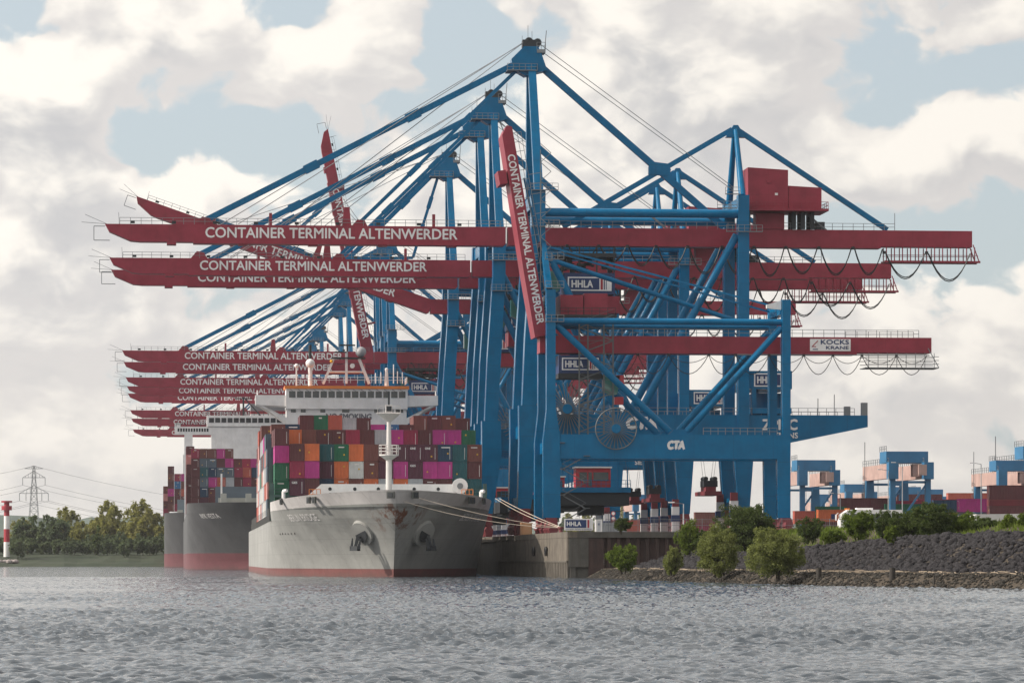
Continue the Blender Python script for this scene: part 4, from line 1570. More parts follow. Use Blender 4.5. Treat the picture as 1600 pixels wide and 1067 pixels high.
# ------------------------------------------------------------------ water
def water_material():
    m = bpy.data.materials.new('river_water')
    m.use_nodes = True
    t = NT(m.node_tree)
    b = t.n['Principled BSDF']
    geo = t.new('ShaderNodeNewGeometry')
    pos = geo.outputs['Position']
    b.inputs['Base Color'].default_value = (.050, .061, .073, 1)
    b.inputs['Roughness'].default_value = .07
    b.inputs['IOR'].default_value = 1.333
    rot = t.new('ShaderNodeVectorRotate', rotation_type='Z_AXIS')
    t.link(pos, rot.inputs['Vector'])
    rot.inputs['Angle'].default_value = R(12)
    q = rot.outputs[0]
    # small ripples as a direct tilt of the surface normal, so that they keep their roughness at any distance
    sy_ = t.new('ShaderNodeSeparateXYZ')
    t.link(pos, sy_.inputs[0])
    far = t.smooth(sy_.outputs['Y'], 140, 520, .50, 1.25)
    tilt = None
    for sc, wgt in ((1.9, 1.0), (6.5, .7)):
        n = t.new('ShaderNodeTexNoise')
        t.link(t.vmath('MULTIPLY', q, (.65, 1.0, 1)), n.inputs['Vector'])
        n.inputs['Scale'].default_value = sc
        n.inputs['Detail'].default_value = 2
        v = t.vmath('MULTIPLY', t.vmath('SUBTRACT', n.outputs['Color'], (.5, .5, .5)), (wgt, wgt, 0))
        tilt = v if tilt is None else t.vmath('ADD', tilt, v)
    tilt = t.vmath('SCALE', tilt, scale=far)
    t.link(t.vmath('NORMALIZE', t.vmath('ADD', geo.outputs['Normal'], tilt)), b.inputs['Normal'])
    return m


WATER = water_material()


def wave_height(x, y):
    """sum of many short-crested sine trains: wind chop with a little swell"""
    r = np.random.RandomState(5)
    z = np.zeros_like(x)
    for i in range(64):
        lam = 0.40 * (1.9 / 0.40) ** (r.rand() ** 1.1)
        ang = R(258) + r.randn() * 1.0
        k = 2 * math.pi / lam
        a = .0125 * lam ** .62
        ph = r.rand() * 6.283
        arg = k * (x * math.cos(ang) + y * math.sin(ang)) + ph
        z += a * (1 - np.abs(np.sin(arg / 2)) * 2 + .27)
    # gusts: patches of rougher and calmer water
    gst = .75 + .35 * np.sin(x * .045 + y * .021 + 1.3) * np.sin(y * .033 - x * .012) + .18 * np.sin(y * .11 + x * .02)
    return z * gst


# chop as real geometry in front of the camera: rows get coarser with distance
ys = [60.0]
while ys[-1] < 600:
    ys.append(ys[-1] + max(.095, .0000062 * ys[-1] ** 2 * 1.0 + .0007 * ys[-1]))
ys = np.array(ys)
nx = 720
U = np.linspace(-.165, .335, nx)
X = ys[:, None] * U[None, :]
Y = np.repeat(ys[:, None], nx, 1)
Z = wave_height(X, Y)
Z = Z * np.clip((Y - 60) / 4, 0, 1) * np.clip((600 - Y) / 30, 0, 1)
edge = np.minimum(np.arange(nx), np.arange(nx)[::-1]) / 6.0
Z *= np.clip(edge, 0, 1)[None, :]
ny = len(ys)
idx = np.arange(ny * nx).reshape(ny, nx)
fc_ = np.stack([idx[:-1, :-1], idx[:-1, 1:], idx[1:, 1:], idx[1:, :-1]], -1).reshape(-1, 4)
me = np_mesh('water', np.stack([X, Y, Z], -1).reshape(-1, 3), fc_, 4)
me.shade_smooth()
wat = link_mesh('water', me, WATER)
tag(wat, kind='structure')
# open water round it, meeting the chop edge to edge
m = MB()


def quad(m, pts):
    b = len(m.v)
    m.v += pts
    m.f.append(tuple(range(b, b + len(pts))))


ya, yb = ys[0], ys[-1]
ul, ur = U[0], U[-1]
quad(m, [(-3000, -60, 0), (3200, -60, 0), (ya * ur, ya, 0), (ya * ul, ya, 0)])
quad(m, [(-3000, -60, 0), (ya * ul, ya, 0), (yb * ul, yb, 0), (-3000, yb, 0)])
quad(m, [(ya * ur, ya, 0), (3200, -60, 0), (3200, yb, 0), (yb * ur, yb, 0)])
quad(m, [(-3000, yb, 0), (yb * ul, yb, 0), (yb * ur, yb, 0), (3200, yb, 0), (3200, 6300, 0), (-3000, 6300, 0)])
tag(m.build('open_water', WATER), kind='structure')


# ------------------------------------------------------------------ ground materials
def earth(name, c1, c2, c3=None, scale=.5, rough=.95, bump=.3):
    m = bpy.data.materials.new(name)
    m.use_nodes = True
    t = NT(m.node_tree)
    b = t.n['Principled BSDF']
    geo = t.new('ShaderNodeNewGeometry')
    pos = geo.outputs['Position']
    n1 = t.noise(pos, scale, 8, .65)
    base = t.mix(t.smooth(n1, .35, .65), c1, c2)
    if c3:
        n2 = t.noise(pos, scale * 3.7, 6, .7)
        base = t.mix(t.smooth(n2, .55, .68), base, c3)
    t.link(base, b.inputs['Base Color'])
    b.inputs['Roughness'].default_value = rough
    b.inputs['Specular IOR Level'].default_value = .2
    bn = t.new('ShaderNodeBump')
    bn.inputs['Strength'].default_value = bump
    bn.inputs['Distance'].default_value = .3
    t.link(t.noise(pos, scale * 8, 6, .7), bn.inputs['Height'])
    t.link(bn.outputs[0], b.inputs['Normal'])
    return m


ASPHALT = earth('yard_asphalt', (.06, .06, .062), (.085, .085, .085), scale=.2)
MUD = earth('bank_earth', (.045, .036, .028), (.075, .06, .045), (.11, .095, .075), .9)
STONE = earth('riprap_stone', (.017, .016, .018), (.036, .033, .036), (.13, .125, .125), 5.0)
GRASS = earth('grass_ground', (.035, .05, .018), (.06, .075, .03), scale=.3)

QX = 61.6                         # quay face
QY = 555.0                        # quay end
# terminal ground, flat sheet behind the quay
m = MB()
quad(m, [(QX + .6, QY + .6, QZ), (1500, QY + .6, QZ), (1500, 2400, QZ), (QX + .6, 2400, QZ)])
quad(m, [(100, 250, QZ - .06), (1500, 250, QZ - .06), (1500, QY + .59, QZ - .06), (100, QY + .59, QZ - .06)])
tag(m.build('terminal_ground', ASPHALT), kind='structure')


def concrete(name, c, stain=(.07, .06, .05), amt=.75):
    m = bpy.data.materials.new(name)
    m.use_nodes = True
    t = NT(m.node_tree)
    b = t.n['Principled BSDF']
    geo = t.new('ShaderNodeNewGeometry')
    pos = geo.outputs['Position']
    n1 = t.noise(pos, .5, 7, .65)
    base = t.mix(t.smooth(n1, .3, .7), c, tuple(q * .62 for q in c))
    st = t.noise(t.vmath('MULTIPLY', pos, (1, 1, .06)), 1.4, 6, .7)
    base = t.mix(t.math('MULTIPLY', t.smooth(st, .45, .7), amt), base, stain)
    t.link(base, b.inputs['Base Color'])
    b.inputs['Roughness'].default_value = .9
    bn = t.new('ShaderNodeBump')
    bn.inputs['Strength'].default_value = .3
    bn.inputs['Distance'].default_value = .1
    t.link(t.noise(pos, 5, 6, .7), bn.inputs['Height'])
    t.link(bn.outputs[0], b.inputs['Normal'])
    return m


CONC = concrete('quay_concrete', (.17, .145, .115), (.04, .033, .028), .85)
CONC_D = concrete('quay_concrete_dark', (.10, .095, .085))
PILE = concrete('sheet_pile_steel', (.075, .045, .04), (.03, .022, .02), .8)
TIMBER = concrete('fender_timber', (.13, .115, .095))

# quay wall: concrete panels on the water side, fender piles below, sheet piling at the end
qw = thing('quay_wall', 'stained concrete quay wall with rusty sheet piling at its end, beside the nearest ship', 'quay wall', (QX, QY, 0))
MB().box(.02, 3, .3, 1500, -.9, 5.9).build('wall_core', CONC_D, qw)
MB().box(-.25, 1.2, -.25, 1500, 5.95, QZ + .02).build('cap_beam', CONC, qw)
pan = MB().box(-.22, 0, .03, 7.2, 2.55, 5.93).mesh('concrete_panel')
for k in range(16):
    inst('concrete_panel', pan, CONC, qw, (0, k * 7.26, 0))
pb = MB().tube((-.1, 0, -.9), (-.1, 0, 2.5), .28, 8).mesh('fender_pile')
for k in range(48):
    inst('fender_pile', pb, TIMBER, qw, (0, .6 + k * 2.3, 0))
MB().box(-.35, 0, .2, 118, 2.3, 2.55).build('waling', TIMBER, qw)
# end face, dark concrete then recessed sheet piles
MB().box(.0, 2.9, -.2, .25, 1.6, 5.93).box(.2, 1.0, -.1, .2, -.9, 1.6).build('end_panel', CONC_D, qw)
MB().box(2.9, 5.2, -.1, .3, -.9, 5.93).build('end_panel', PILE, qw)
MB().box(1.2, 60, -.25, .9, 5.95, QZ + .02).build('cap_beam', CONC_D, qw)
sp = MB()
sp.v = [(-.72, .0, -.9), (-.4, .0, -.9), (-.22, -.42, -.9), (.22, -.42, -.9), (.4, 0, -.9), (.72, 0, -.9)]
sp.v += [(a, b, 5.93) for a, b, _ in sp.v]
sp.f = [(i, i + 1, i + 7, i + 6) for i in range(5)]
spm = sp.mesh('sheet_pile')
for k in range(30):
    inst('sheet_pile', spm, PILE, qw, (6.0 + k * 1.44, .5, 0))
for k in range(2):
    ty = MB().ring((0, 0, 0), .55, .22, 'x', 20, 8)
    o = ty.build('tyre_fender', CABLE, loc=(QX - .5, QY + 47 - k * 19, 4.0))
    tag(o, ['black tyre fender hanging on the concrete quay face, nearer the ship', 'black tyre fender hanging on the concrete quay face, nearer the corner'][k], 'tyre', 'tyre fenders on the quay wall')
m = MB()
for k in range(5):
    m.beam((QX - .5, QY + 30 + k * 20, 0), (QX - .5, QY + 30 + k * 20, 6.6), .25, .3)
for i, yy in enumerate((24, 60, 96)):
    b = MB().tube((QX + 1.4, QY + yy, QZ), (QX + 1.4, QY + yy, QZ + .7), .35, 10, .28).tube((QX + 1.4, QY + yy, QZ + .7), (QX + 1.4, QY + yy, QZ + .95), .5, 10).build('bollard', BOGIE, smooth=True)
    tag(b, ['squat mooring bollard on the quay edge closest to the quay end', 'squat mooring bollard on the quay edge by the ship bow ropes', 'squat mooring bollard on the quay edge farthest along the ship'][i], 'bollard', 'mooring bollards')
cb = thing('cabinet_stack', 'pale orange timber crate standing on the quay edge by the mooring ropes', 'crate', (QX + 1.2, QY + 76, QZ))
pl_ = MB().box(-.9, -.8, -1.2, 1.2, .1, 2.0).box(-.7, .7, -1.25, -1.15, .1, 2.0).mesh('plank_side')
CRATE = plain('crate_wood', (.62, .33, .17), .8)
inst('plank_side', pl_, CRATE, cb)
MB().box(-.8, .9, -1.1, 1.2, 0, 1.95).build('box', CRATE, cb)
MB().box(-.9, 1, -1.2, 1.3, 1.95, 2.1).build('lid', CRATE, cb)

# ------------------------------------------------------------------ river bank
SH = np.array([(64.0, 553.0), (61.8, 479.0), (63.9, 438.0), (67.3, 393.0), (69.3, 365.0), (76.7, 333.0), (84.0, 300.0), (95, 250)])[::-1]


def shore_x(y):
    return np.interp(y, SH[:, 1], SH[:, 0])


def mound(y):
    """height of the riprap heap along the bank"""
    return np.interp(y, [250, 330, 395, 430, 470, 520, 553], [5.3, 5.2, 5.0, 4.3, 3.3, 3.3, 3.6])


def bank_z(x, y):
    w = x - shore_x(y)
    h = mound(y)
    a = np.interp(w, [-3, 0, 2.2, 5.5], [-1.4, -.05, 1.15, 1.45])
    t = np.clip((w - 5.5) / 9.5, 0, 1)
    b = a + (h - 1.45) * (t * t * (3 - 2 * t))
    t2 = np.clip((w - 18) / 8.0, 0, 1)
    return b + (6.5 - h) * (t2 * t2 * (3 - 2 * t2)) * (w > 18)


ws = np.concatenate([np.arange(-3, 19, .55), np.arange(19, 42, 2.0)])
yy = np.arange(250, 554.9, 1.1)
Yg = np.repeat(yy[:, None], len(ws), 1)
Xg = shore_x(Yg) + ws[None, :]
rs_ = np.random.RandomState(2)
Zg = bank_z(Xg, Yg) + rs_.randn(*Xg.shape) * .05
ii = np.arange(Xg.size).reshape(Xg.shape)
ff = np.stack([ii[:-1, :-1], ii[:-1, 1:], ii[1:, 1:], ii[1:, :-1]], -1).reshape(-1, 4)
bk = link_mesh('river_bank', np_mesh('river_bank', np.stack([Xg, Yg, Zg], -1).reshape(-1, 3), ff, 4), MUD)
tag(bk, kind='structure')

# loose stones: template lumps scattered over the slope
ico_v = []
ph = (1 + 5 ** .5) / 2
for a, b in ((1, ph), (-1, ph), (1, -ph), (-1, -ph)):
    ico_v += [(0, a, b), (a, b, 0), (b, 0, a)]
ico_v = np.array(ico_v, float)
ico_v /= np.linalg.norm(ico_v[0])
from itertools import combinations
ico_f = [c for c in combinations(range(12), 3) if all(np.linalg.norm(ico_v[a] - ico_v[b]) < 1.1 for a, b in combinations(c, 2))]
ico_f = np.array([c if np.dot(np.cross(ico_v[c[1]] - ico_v[c[0]], ico_v[c[2]] - ico_v[c[0]]), ico_v[c[0]]) > 0 else (c[0], c[2], c[1]) for c in ico_f])


def rocks(n, wlo, whi, ylo, yhi, smin, smax, seed, pw=2.0):
    r = np.random.RandomState(seed)
    y = ylo + (yhi - ylo) * r.rand(n) ** 1.25
    x = shore_x(y) + wlo + (whi - wlo) * r.rand(n)
    s = smin + (smax - smin) * r.rand(n) ** pw
    z = bank_z(x, y) + s * .12
    V = ico_v[None] * (.65 + .7 * r.rand(n, 12, 1)) * s[:, None, None] * (np.array([1, 1, .7]) * (.7 + .6 * r.rand(n, 1, 3)))
    a = r.rand(n) * 6.283
    tl = r.randn(n) * .5
    ca, sa, ct, st_ = np.cos(a), np.sin(a), np.cos(tl), np.sin(tl)
    x1 = V[..., 0] * ct[:, None] - V[..., 2] * st_[:, None]
    z1 = V[..., 0] * st_[:, None] + V[..., 2] * ct[:, None]
    V = np.stack([x1 * ca[:, None] - V[..., 1] * sa[:, None], x1 * sa[:, None] + V[..., 1] * ca[:, None], z1], -1)
    V += np.stack([x, y, z], -1)[:, None]
    Fa = (ico_f[None] + 12 * np.arange(n)[:, None, None]).reshape(-1, 3)
    return V.reshape(-1, 3), Fa


v, f = rocks(38000, 5.2, 19, 300, 552, .09, .52, 1, 4.5)
tag(link_mesh('riprap', np_mesh('riprap', v, f, 3), STONE), kind='stuff')
v, f = rocks(9000, -.6, 4.2, 300, 552, .08, .26, 4)
tag(link_mesh('shore_stones', np_mesh('shore_stones', v, f, 3), earth('wet_stone', (.02, .018, .014), (.036, .031, .025), (.06, .052, .045), 3.0, .7)), kind='stuff')
# driftwood and reed litter along the tide line
r = np.random.RandomState(8)
m = MB()
for k in range(420):
    y = 305 + 240 * r.rand() ** 1.2
    w = 3.9 + r.randn() * .55
    x = float(shore_x(y)) + w
    z = float(bank_z(np.array(x), np.array(y))) + .12
    a = r.rand() * 3.14
    L = .4 + 1.6 * r.rand() ** 3
    m.beam((x - L * math.cos(a), y - L * math.sin(a), z), (x + L * math.cos(a), y + L * math.sin(a), z + .12 * r.rand()), .09, .09, .05, .05)
tag(m.build('driftwood_litter', plain('bleached_wood', (.34, .27, .20), .9)), kind='stuff')
# stumps of old piles
for i, (px, pyb, d, h, w, lab) in enumerate(((1012, 893, 470, 1.1, .55, 'short dark timber pile on the shore, by the smallest bush'), (1107, 899, 436, 1.3, .55, 'dark timber pile on the shore, half under the rounded willow'),
                                             (1249, 904, 392, 1.1, .6, 'dark timber pile on the shore below the big willow'), (1358, 909, 366, 1.15, .65, 'thick dark timber pile standing alone before the stone slope'),
                                             (1411, 912, 355, .9, .2, 'thin leaning stick in the stones at the water line'))):
    p = at(px, HZ, d)
    z = float(bank_z(np.array(p.x), np.array(p.y)))
    z = max(z, .1)
    z = min(z, 1.0)
    px_ = float(shore_x(p.y)) + (1.4 if i < 4 else .6)
    o = MB().tube((0, 0, -.6), (.03, 0, h), w / 2, 9, w / 2 * .9).build('timber_pile', plain('old_pile', (.035, .03, .025), .9), loc=(px_, p.y, max(.2, float(bank_z(np.array(px_), np.array(p.y))))), smooth=True)
    tag(o, lab, 'timber pile', 'old timber piles along the shore')


# ------------------------------------------------------------------ foliage
def leaf_mat(name, c1, c2, tr=.35):
    m = bpy.data.materials.new(name)
    m.use_nodes = True
    t = NT(m.node_tree)
    t.n.clear()
    out = t.new('ShaderNodeOutputMaterial')
    tc = t.new('ShaderNodeTexCoord')
    oi = t.new('ShaderNodeObjectInfo')
    geo = t.new('ShaderNodeNewGeometry')
    n1 = t.noise(geo.outputs['Position'], .9, 4, .65)
    k = t.math('ADD', t.math('MULTIPLY', t.smooth(n1, .3, .7), .75), t.math('MULTIPLY', oi.outputs['Random'], .25))
    base = t.mix(k, c1, c2)
    rp = t.math('MULTIPLY_ADD', geo.outputs['Random Per Island'], .7, .65)
    base = t.mix(1.0, base, t_rgb(t, rp), 'MULTIPLY')
    df = t.new('ShaderNodeBsdfDiffuse')
    t.link(base, df.inputs['Color'])
    tl = t.new('ShaderNodeBsdfTranslucent')
    t.link(t.mix(1.0, base, (1.0, 1.05, .6), 'MULTIPLY'), tl.inputs['Color'])
    mx = t.new('ShaderNodeMixShader')
    mx.inputs[0].default_value = tr
    t.link(df.outputs[0], mx.inputs[1])
    t.link(tl.outputs[0], mx.inputs[2])
    t.link(mx.outputs[0], out.inputs['Surface'])
    return m


def crown_mesh(name, n, rx, ry, rz, cz, leaf, clumps, seed, shape='round', spread=.24, aspect=1.7):
    """many leaf-sized quads gathered in clumps through the crown's volume"""
    r = np.random.RandomState(seed)
    cc = []
    while len(cc) < clumps:
        p = r.uniform(-1, 1, 3)
        q = np.linalg.norm(p)
        if q < 1 and q > .25:
            if shape == 'tall' and abs(p[0]) > .9 - .5 * max(0, p[2]):
                continue
            if shape == 'cone' and math.hypot(p[0], p[1]) > (1 - p[2]) / 2 * .95 + .03:
                continue
            cc.append(p)
    cc = np.array(cc)
    if shape == 'round':
        # uneven outline: the crown bulges and recedes with direction
        dirs = cc / np.linalg.norm(cc, axis=1)[:, None]
        lob = np.zeros(clumps)
        for _ in range(7):
            w_ = r.randn(3) * 2.6
            lob += np.cos(dirs @ w_ + r.rand() * 6.28)
        cc = cc * (.90 + .085 * lob)[:, None]
    wgt = r.uniform(.3, 1.8, clumps)
    ci = r.choice(clumps, n, p=wgt / wgt.sum())
    rad = spread * (.6 + .8 * r.rand(clumps))
    off = r.randn(n, 3)
    off /= np.linalg.norm(off, axis=1)[:, None]
    off *= (rad[ci] * r.rand(n) ** .45)[:, None]
    P = (cc[ci] + off) * np.array([rx, ry, rz]) + np.array([0, 0, cz])
    u = r.randn(n, 3)
    u /= np.linalg.norm(u, axis=1)[:, None]
    w = np.cross(u, r.randn(n, 3))
    w /= np.linalg.norm(w, axis=1)[:, None]
    s = leaf * (.55 + .9 * r.rand(n))[:, None]
    u = u * s * aspect / 2
    w = w * s / 2
    V = np.stack([P - u, P - w * .9, P + u, P + w * .9], 1).reshape(-1, 3)
    Fa = np.arange(4 * n).reshape(n, 4)
    return np_mesh(name, V, Fa, 4), cc * np.array([rx, ry, rz]) + np.array([0, 0, cz])


def trunk_mesh(h, r0, tips, seed, stems=1, base_spread=.3):
    r = random.Random(seed)
    m = MB()
    for s in range(stems):
        a = r.random() * 6.28
        b = Vector((base_spread * math.cos(a), base_spread * math.sin(a), -.3)) if stems > 1 else Vector((0, 0, -.3))
        top = Vector((b.x * 3 + r.uniform(-.2, .2), b.y * 3, h * .62))
        mid = b.lerp(top, .5) + Vector((r.uniform(-.1, .1) * h * .2, r.uniform(-.1, .1) * h * .2, 0))
        m.tube(b, mid, r0, 7, r0 * .75)
        m.tube(mid, top, r0 * .75, 7, r0 * .4)
        for q in r.sample(range(len(tips)), min(len(tips), 7)):
            t = Vector(tips[q])
            st_ = b.lerp(top, .45 + .5 * r.random())
            m.tube(st_, st_.lerp(t, .9), r0 * .38, 5, r0 * .08)
    return m.mesh('trunk')


BARK = plain('bark', (.035, .028, .02), .95)
WILLOW = leaf_mat('willow_leaves', (.145, .16, .055), (.22, .24, .10), .45)
DARKLEAF = leaf_mat('dark_leaves', (.045, .068, .024), (.095, .12, .045), .35)
FRESH = leaf_mat('fresh_leaves', (.085, .125, .022), (.15, .19, .045), .4)


def shrub(label, px, pyb, wpx, hpx, d, mat_, seed, group, n=3800, leaf=.20, shape='round', stems=4, z=None, cat='shrub', name='willow_shrub'):
    s = F / d
    w, h = wpx / s, hpx / s
    p = at(px, HZ, d)
    p.z = z if z is not None else EYE + (HZ - pyb) / F * d
    root = thing(name, label, cat, p, rnd.random() * 6.28, group)
    me_, tips = crown_mesh('crown', int(n * 3.2), w / 2 * .92, w / 2 * .9, h * .50, h * .45, leaf * .68, int(110 + w * 22), seed, shape, .17)
    link_mesh('crown', me_, mat_, root)
    link_mesh('trunk', trunk_mesh(h, .04 + w * .012, [tuple(q) for q in tips], seed, stems), BARK, root)
    return root


SG = 'shrubs growing on the river bank'
shrub('big round willow bush on the shore below the stone slope', 1213, 903, 104, 86, 398, WILLOW, 21, SG, 9000, .17)
shrub('rounded willow bush on the shore, second largest, before the dark sheet piling', 1122, 898, 92, 76, 432, WILLOW, 22, SG, 7000, .17)
shrub('small slender willow bush between the two bigger willows and the light green one', 1050, 895, 36, 46, 458, WILLOW, 23, SG, 2600, .17)
shrub('small light green bush at the foot of the sheet piling, nearest the concrete corner', 974, 893, 54, 44, 478, FRESH, 24, SG, 3000, .18)
shrub('tall dark leafy tree above the willows, in front of the blue crane legs', 1168, 862, 104, 80, 520, DARKLEAF, 25, SG, 9000, .22, name='broadleaf_tree', cat='tree')
shrub('small dark bush on the quay edge beside the white billboard', 972, 834, 30, 24, 552, DARKLEAF, 26, SG, 1500, .2, z=6.7)
shrub('mid green bush on top of the sheet piling left of the dark tree', 1075, 862, 44, 52, 530, FRESH, 27, SG, 2600, .2)
shrub('low dark bush at the top of the sheet piling beside the mid green bush', 1106, 862, 46, 42, 528, DARKLEAF, 28, SG, 2200, .2)
for i, (px, pyb, w, h, d, mt, lab) in enumerate((
        (1266, 846, 48, 40, 470, DARKLEAF, 'dark bush on the bank top right beside the blue crane foot'),
        (1342, 842, 62, 46, 430, FRESH, 'bright green bush hiding the front of the white bus'),
        (1382, 840, 44, 42, 425, DARKLEAF, 'dark green bush hiding the rear of the white bus'),
        (1418, 842, 62, 50, 420, DARKLEAF, 'dark green bush beside the tallest dark tree on the stone slope'),
        (1459, 846, 84, 66, 412, DARKLEAF, 'tallest dark tree on top of the stone slope'),
        (1392, 845, 26, 24, 405, FRESH, 'small bright bush at the crest of the stones below the bus'),
        (1502, 836, 56, 36, 415, FRESH, 'wide bright bush on the crest right of the tallest dark tree'),
        (1540, 834, 52, 28, 410, DARKLEAF, 'low bush in front of the pale trailer'),
        (1576, 832, 30, 34, 400, FRESH, 'young green sapling in front of the pale trailer'),
        (1606, 832, 40, 40, 395, FRESH, 'green bush at the outer end of the pale trailer'),
        (1300, 846, 46, 20, 440, FRESH, 'low bright bush at the foot of the stone slope below the orange container'))):
    shrub(lab, px, pyb, w, h, d, mt, 40 + i, SG, int(900 + w * h * 1.0), .17)
# ground cover on the crest
r = np.random.RandomState(12)
n = 16000
y = 300 + 245 * r.rand(n)
x = shore_x(y) + 17 + 15 * r.rand(n)
z = bank_z(x, y)
hgt = .2 + .6 * r.rand(n) ** 2
a = r.rand(n) * 6.28
dx, dy = np.cos(a) * .10, np.sin(a) * .10
lx, ly = r.randn(n) * .15, r.randn(n) * .15
V = np.stack([np.stack([x - dx, y - dy, z], -1), np.stack([x + dx, y + dy, z], -1), np.stack([x + lx, y + ly, z + hgt], -1)], 1).reshape(-1, 3)
tag(link_mesh('bank_grass', np_mesh('bank_grass', V, np.arange(3 * n).reshape(n, 3), 3), FRESH), kind='stuff')

# ------------------------------------------------------------------ far shore on the left
FS = 1534.0
m = MB()
rr = random.Random(4)


def fs_pt(px, d, z):
    p = at(px, HZ, d)
    return (p.x, p.y, z)


pts0, prof = [], ((1528, -.6), (1540, 1.2), (1556, 2.0), (1580, 4.6), (1640, 6.5), (2600, 9.0))
cols_ = list(range(-700, 420, 20))
for px in cols_:
    for d, z in prof:
        m.v.append(fs_pt(px, d + rr.uniform(-2, 2), z + (rr.uniform(-.25, .25) if z > 0 else 0)))
k = len(prof)
for i in range(len(cols_) - 1):
    for j in range(k - 1):
        a = i * k + j
        m.f.append((a, a + k, a + k + 1, a + 1))
tag(m.build('far_shore', earth('far_meadow', (.034, .046, .028), (.05, .06, .038), (.06, .06, .055), .05)), kind='structure')
# forested ridge behind everything
m = MB()
nxh = 150
hr_ = np.random.RandomState(6)


def ridge(depth, h0, amp, seed, name, mat_):
    r = np.random.RandomState(seed)
    pxs = np.linspace(-2600, 4200, 420)
    hz = h0 + amp * (np.sin(pxs * .0021 + seed) * .5 + np.sin(pxs * .0057 + seed * 2) * .3 + .25 * np.interp(pxs, np.linspace(-2600, 4200, 70), r.randn(70)))
    m = MB()
    rows = ((-900, 0.0), (-500, .45), (-150, .9), (0, 1.0), (500, .8))
    for i, px in enumerate(pxs):
        for dd, q in rows:
            p = at(px, HZ, depth + dd)
            m.v.append((p.x, p.y, 3 + hz[i] * q + (r.randn() * 2.2 if .3 < q else 0)))
    k = len(rows)
    for i in range(len(pxs) - 1):
        for j in range(k - 1):
            a = i * k + j
            m.f.append((a, a + k, a + k + 1, a + 1))
    return tag(m.build(name, mat_, smooth=False), kind='structure')


FOREST = earth('distant_forest', (.075, .10, .085), (.10, .125, .10), scale=.02)  # greens lightened, so the colour itself carries some distance haze
ridge(4700, 54, 12, 3, 'hills', FOREST)
# individual trees on the far bank: five kinds copied, each with its own turn and size
FGREEN = leaf_mat('far_leaves', (.085, .115, .07), (.14, .165, .095), .35)  # paler than the leaves, haze over the far bank mixed into the colour
FYEL = leaf_mat('far_spring_leaves', (.20, .20, .07), (.30, .28, .11), .4)
kinds = []
for i, (nm, w, h, n, lf, shp, mt) in enumerate((('broadleaf_tree', 11, 17, 1500, .95, 'round', FGREEN), ('poplar_tree', 9, 21, 1500, .9, 'tall', FYEL), ('birch_tree', 8, 16, 1200, .8, 'tall', FYEL),
                                                 ('dense_tree', 13, 14, 1700, 1.0, 'round', FGREEN), ('spruce_tree', 6, 13, 1200, .8, 'cone', DARKLEAF))):
    me_, tips = crown_mesh('crown', n, w / 2, w / 2, h * .42, h * .56, lf, 34, 60 + i, shp, .27)
    tm = trunk_mesh(h, .35, [tuple(q) for q in tips], 60 + i)
    kinds.append((nm, me_, tm, mt))
TG = 'trees on the far bank'
FARLAB = {0: 'rounded green tree on the far bank', 1: 'tall yellowish spring tree on the far bank', 2: 'slim pale spring tree on the far bank', 3: 'dense dark green tree on the far bank', 4: 'dark pointed spruce on the far bank'}


def where(px):
    for lim, w in ((2, 'at the outer edge beyond the beacon'), (18, 'right behind the red and white beacon'), (36, 'between the beacon and the pylon'), (48, 'before the foot of the pylon'), (62, 'under the power pylon'), (80, 'just past the pylon'),
                   (104, 'beside the first yellow tree'), (124, 'among the nearest yellow trees'), (146, 'before the pointed spruce'), (166, 'behind the pointed spruce'), (186, 'under the middle yellow trees'), (206, 'above the single small bush'),
                   (226, 'under the last yellow trees'), (244, 'close to the third ship'), (270, 'touching the third ship hull')):
        if px < lim:
            return w
    return 'hidden behind the moored ships' if px < 880 else 'under the small crane portal' if px < 960 else 'between the first tapered legs' if px < 1040 else 'beside the hanging spreader' if px < 1120 else 'behind the dark tree on the bank' if px < 1190 else 'past the landward crane leg'


def far_tree(kind, px, d, s, lab, zb=5.5):
    lab = lab.replace(' in the wood on the far bank', '').replace(' from the wood on the far bank', '').replace(' at the front of the far wood', '').replace(' in the distant wood seen under the cranes', '')
    if 'spruce' not in lab and 'single' not in lab and 'grey stones' not in lab:
        lab = f'{lab} of the far wood, {where(px)}'
    nm, me_, tm, mt = kinds[kind]
    p = at(px, HZ, d)
    t = thing(nm, lab, 'tree', (p.x, p.y, zb), rnd.random() * 6.28, TG)
    t.scale = (s, s, s * rnd.uniform(.92, 1.1))
    link_mesh('crown', me_, mt, t)
    link_mesh('trunk', tm, BARK, t)


fr = random.Random(19)
for px, s in ((98, 1.0), (112, .95), (128, .7), (168, 1.0), (180, 1.02), (160, .85), (208, 1.05), (220, 1.1), (234, .95), (246, .9), (148, .8), (28, .75), (40, .7)):
    far_tree(1, px, 1650 + fr.uniform(-20, 40), s, 'tall yellowish spring tree rising from the wood on the far bank')
for px, s in ((136, .8), (145, .9), (196, .8), (118, .8), (252, .8)):
    far_tree(2, px, 1640 + fr.uniform(-10, 20), s, 'slim pale spring tree in the wood on the far bank')
for k in range(34):
    px = -60 + k * 10 + fr.uniform(-4, 4)
    far_tree(0 if k % 3 else 3, px, 1610 + fr.uniform(0, 30), fr.uniform(.7, 1.0) * (1.05 if 30 < px < 95 else .55), 'rounded dark green tree in the wood on the far bank')
for k in range(30):
    px = -60 + k * 11 + fr.uniform(-4, 4)
    far_tree(3, px, 1588 + fr.uniform(-6, 10), fr.uniform(.36, .55), 'low dense green tree at the front of the far wood', 4.6)
far_tree(4, 153, 1586, .95, 'dark pointed spruce standing in front of the far wood', 4.6)
far_tree(3, 194, 1572, .42, 'single small bush on the grass slope of the far bank', 3.5)
far_tree(3, 28, 1566, .5, 'small dark bush low on the far bank beside the grey stones', 3.0)
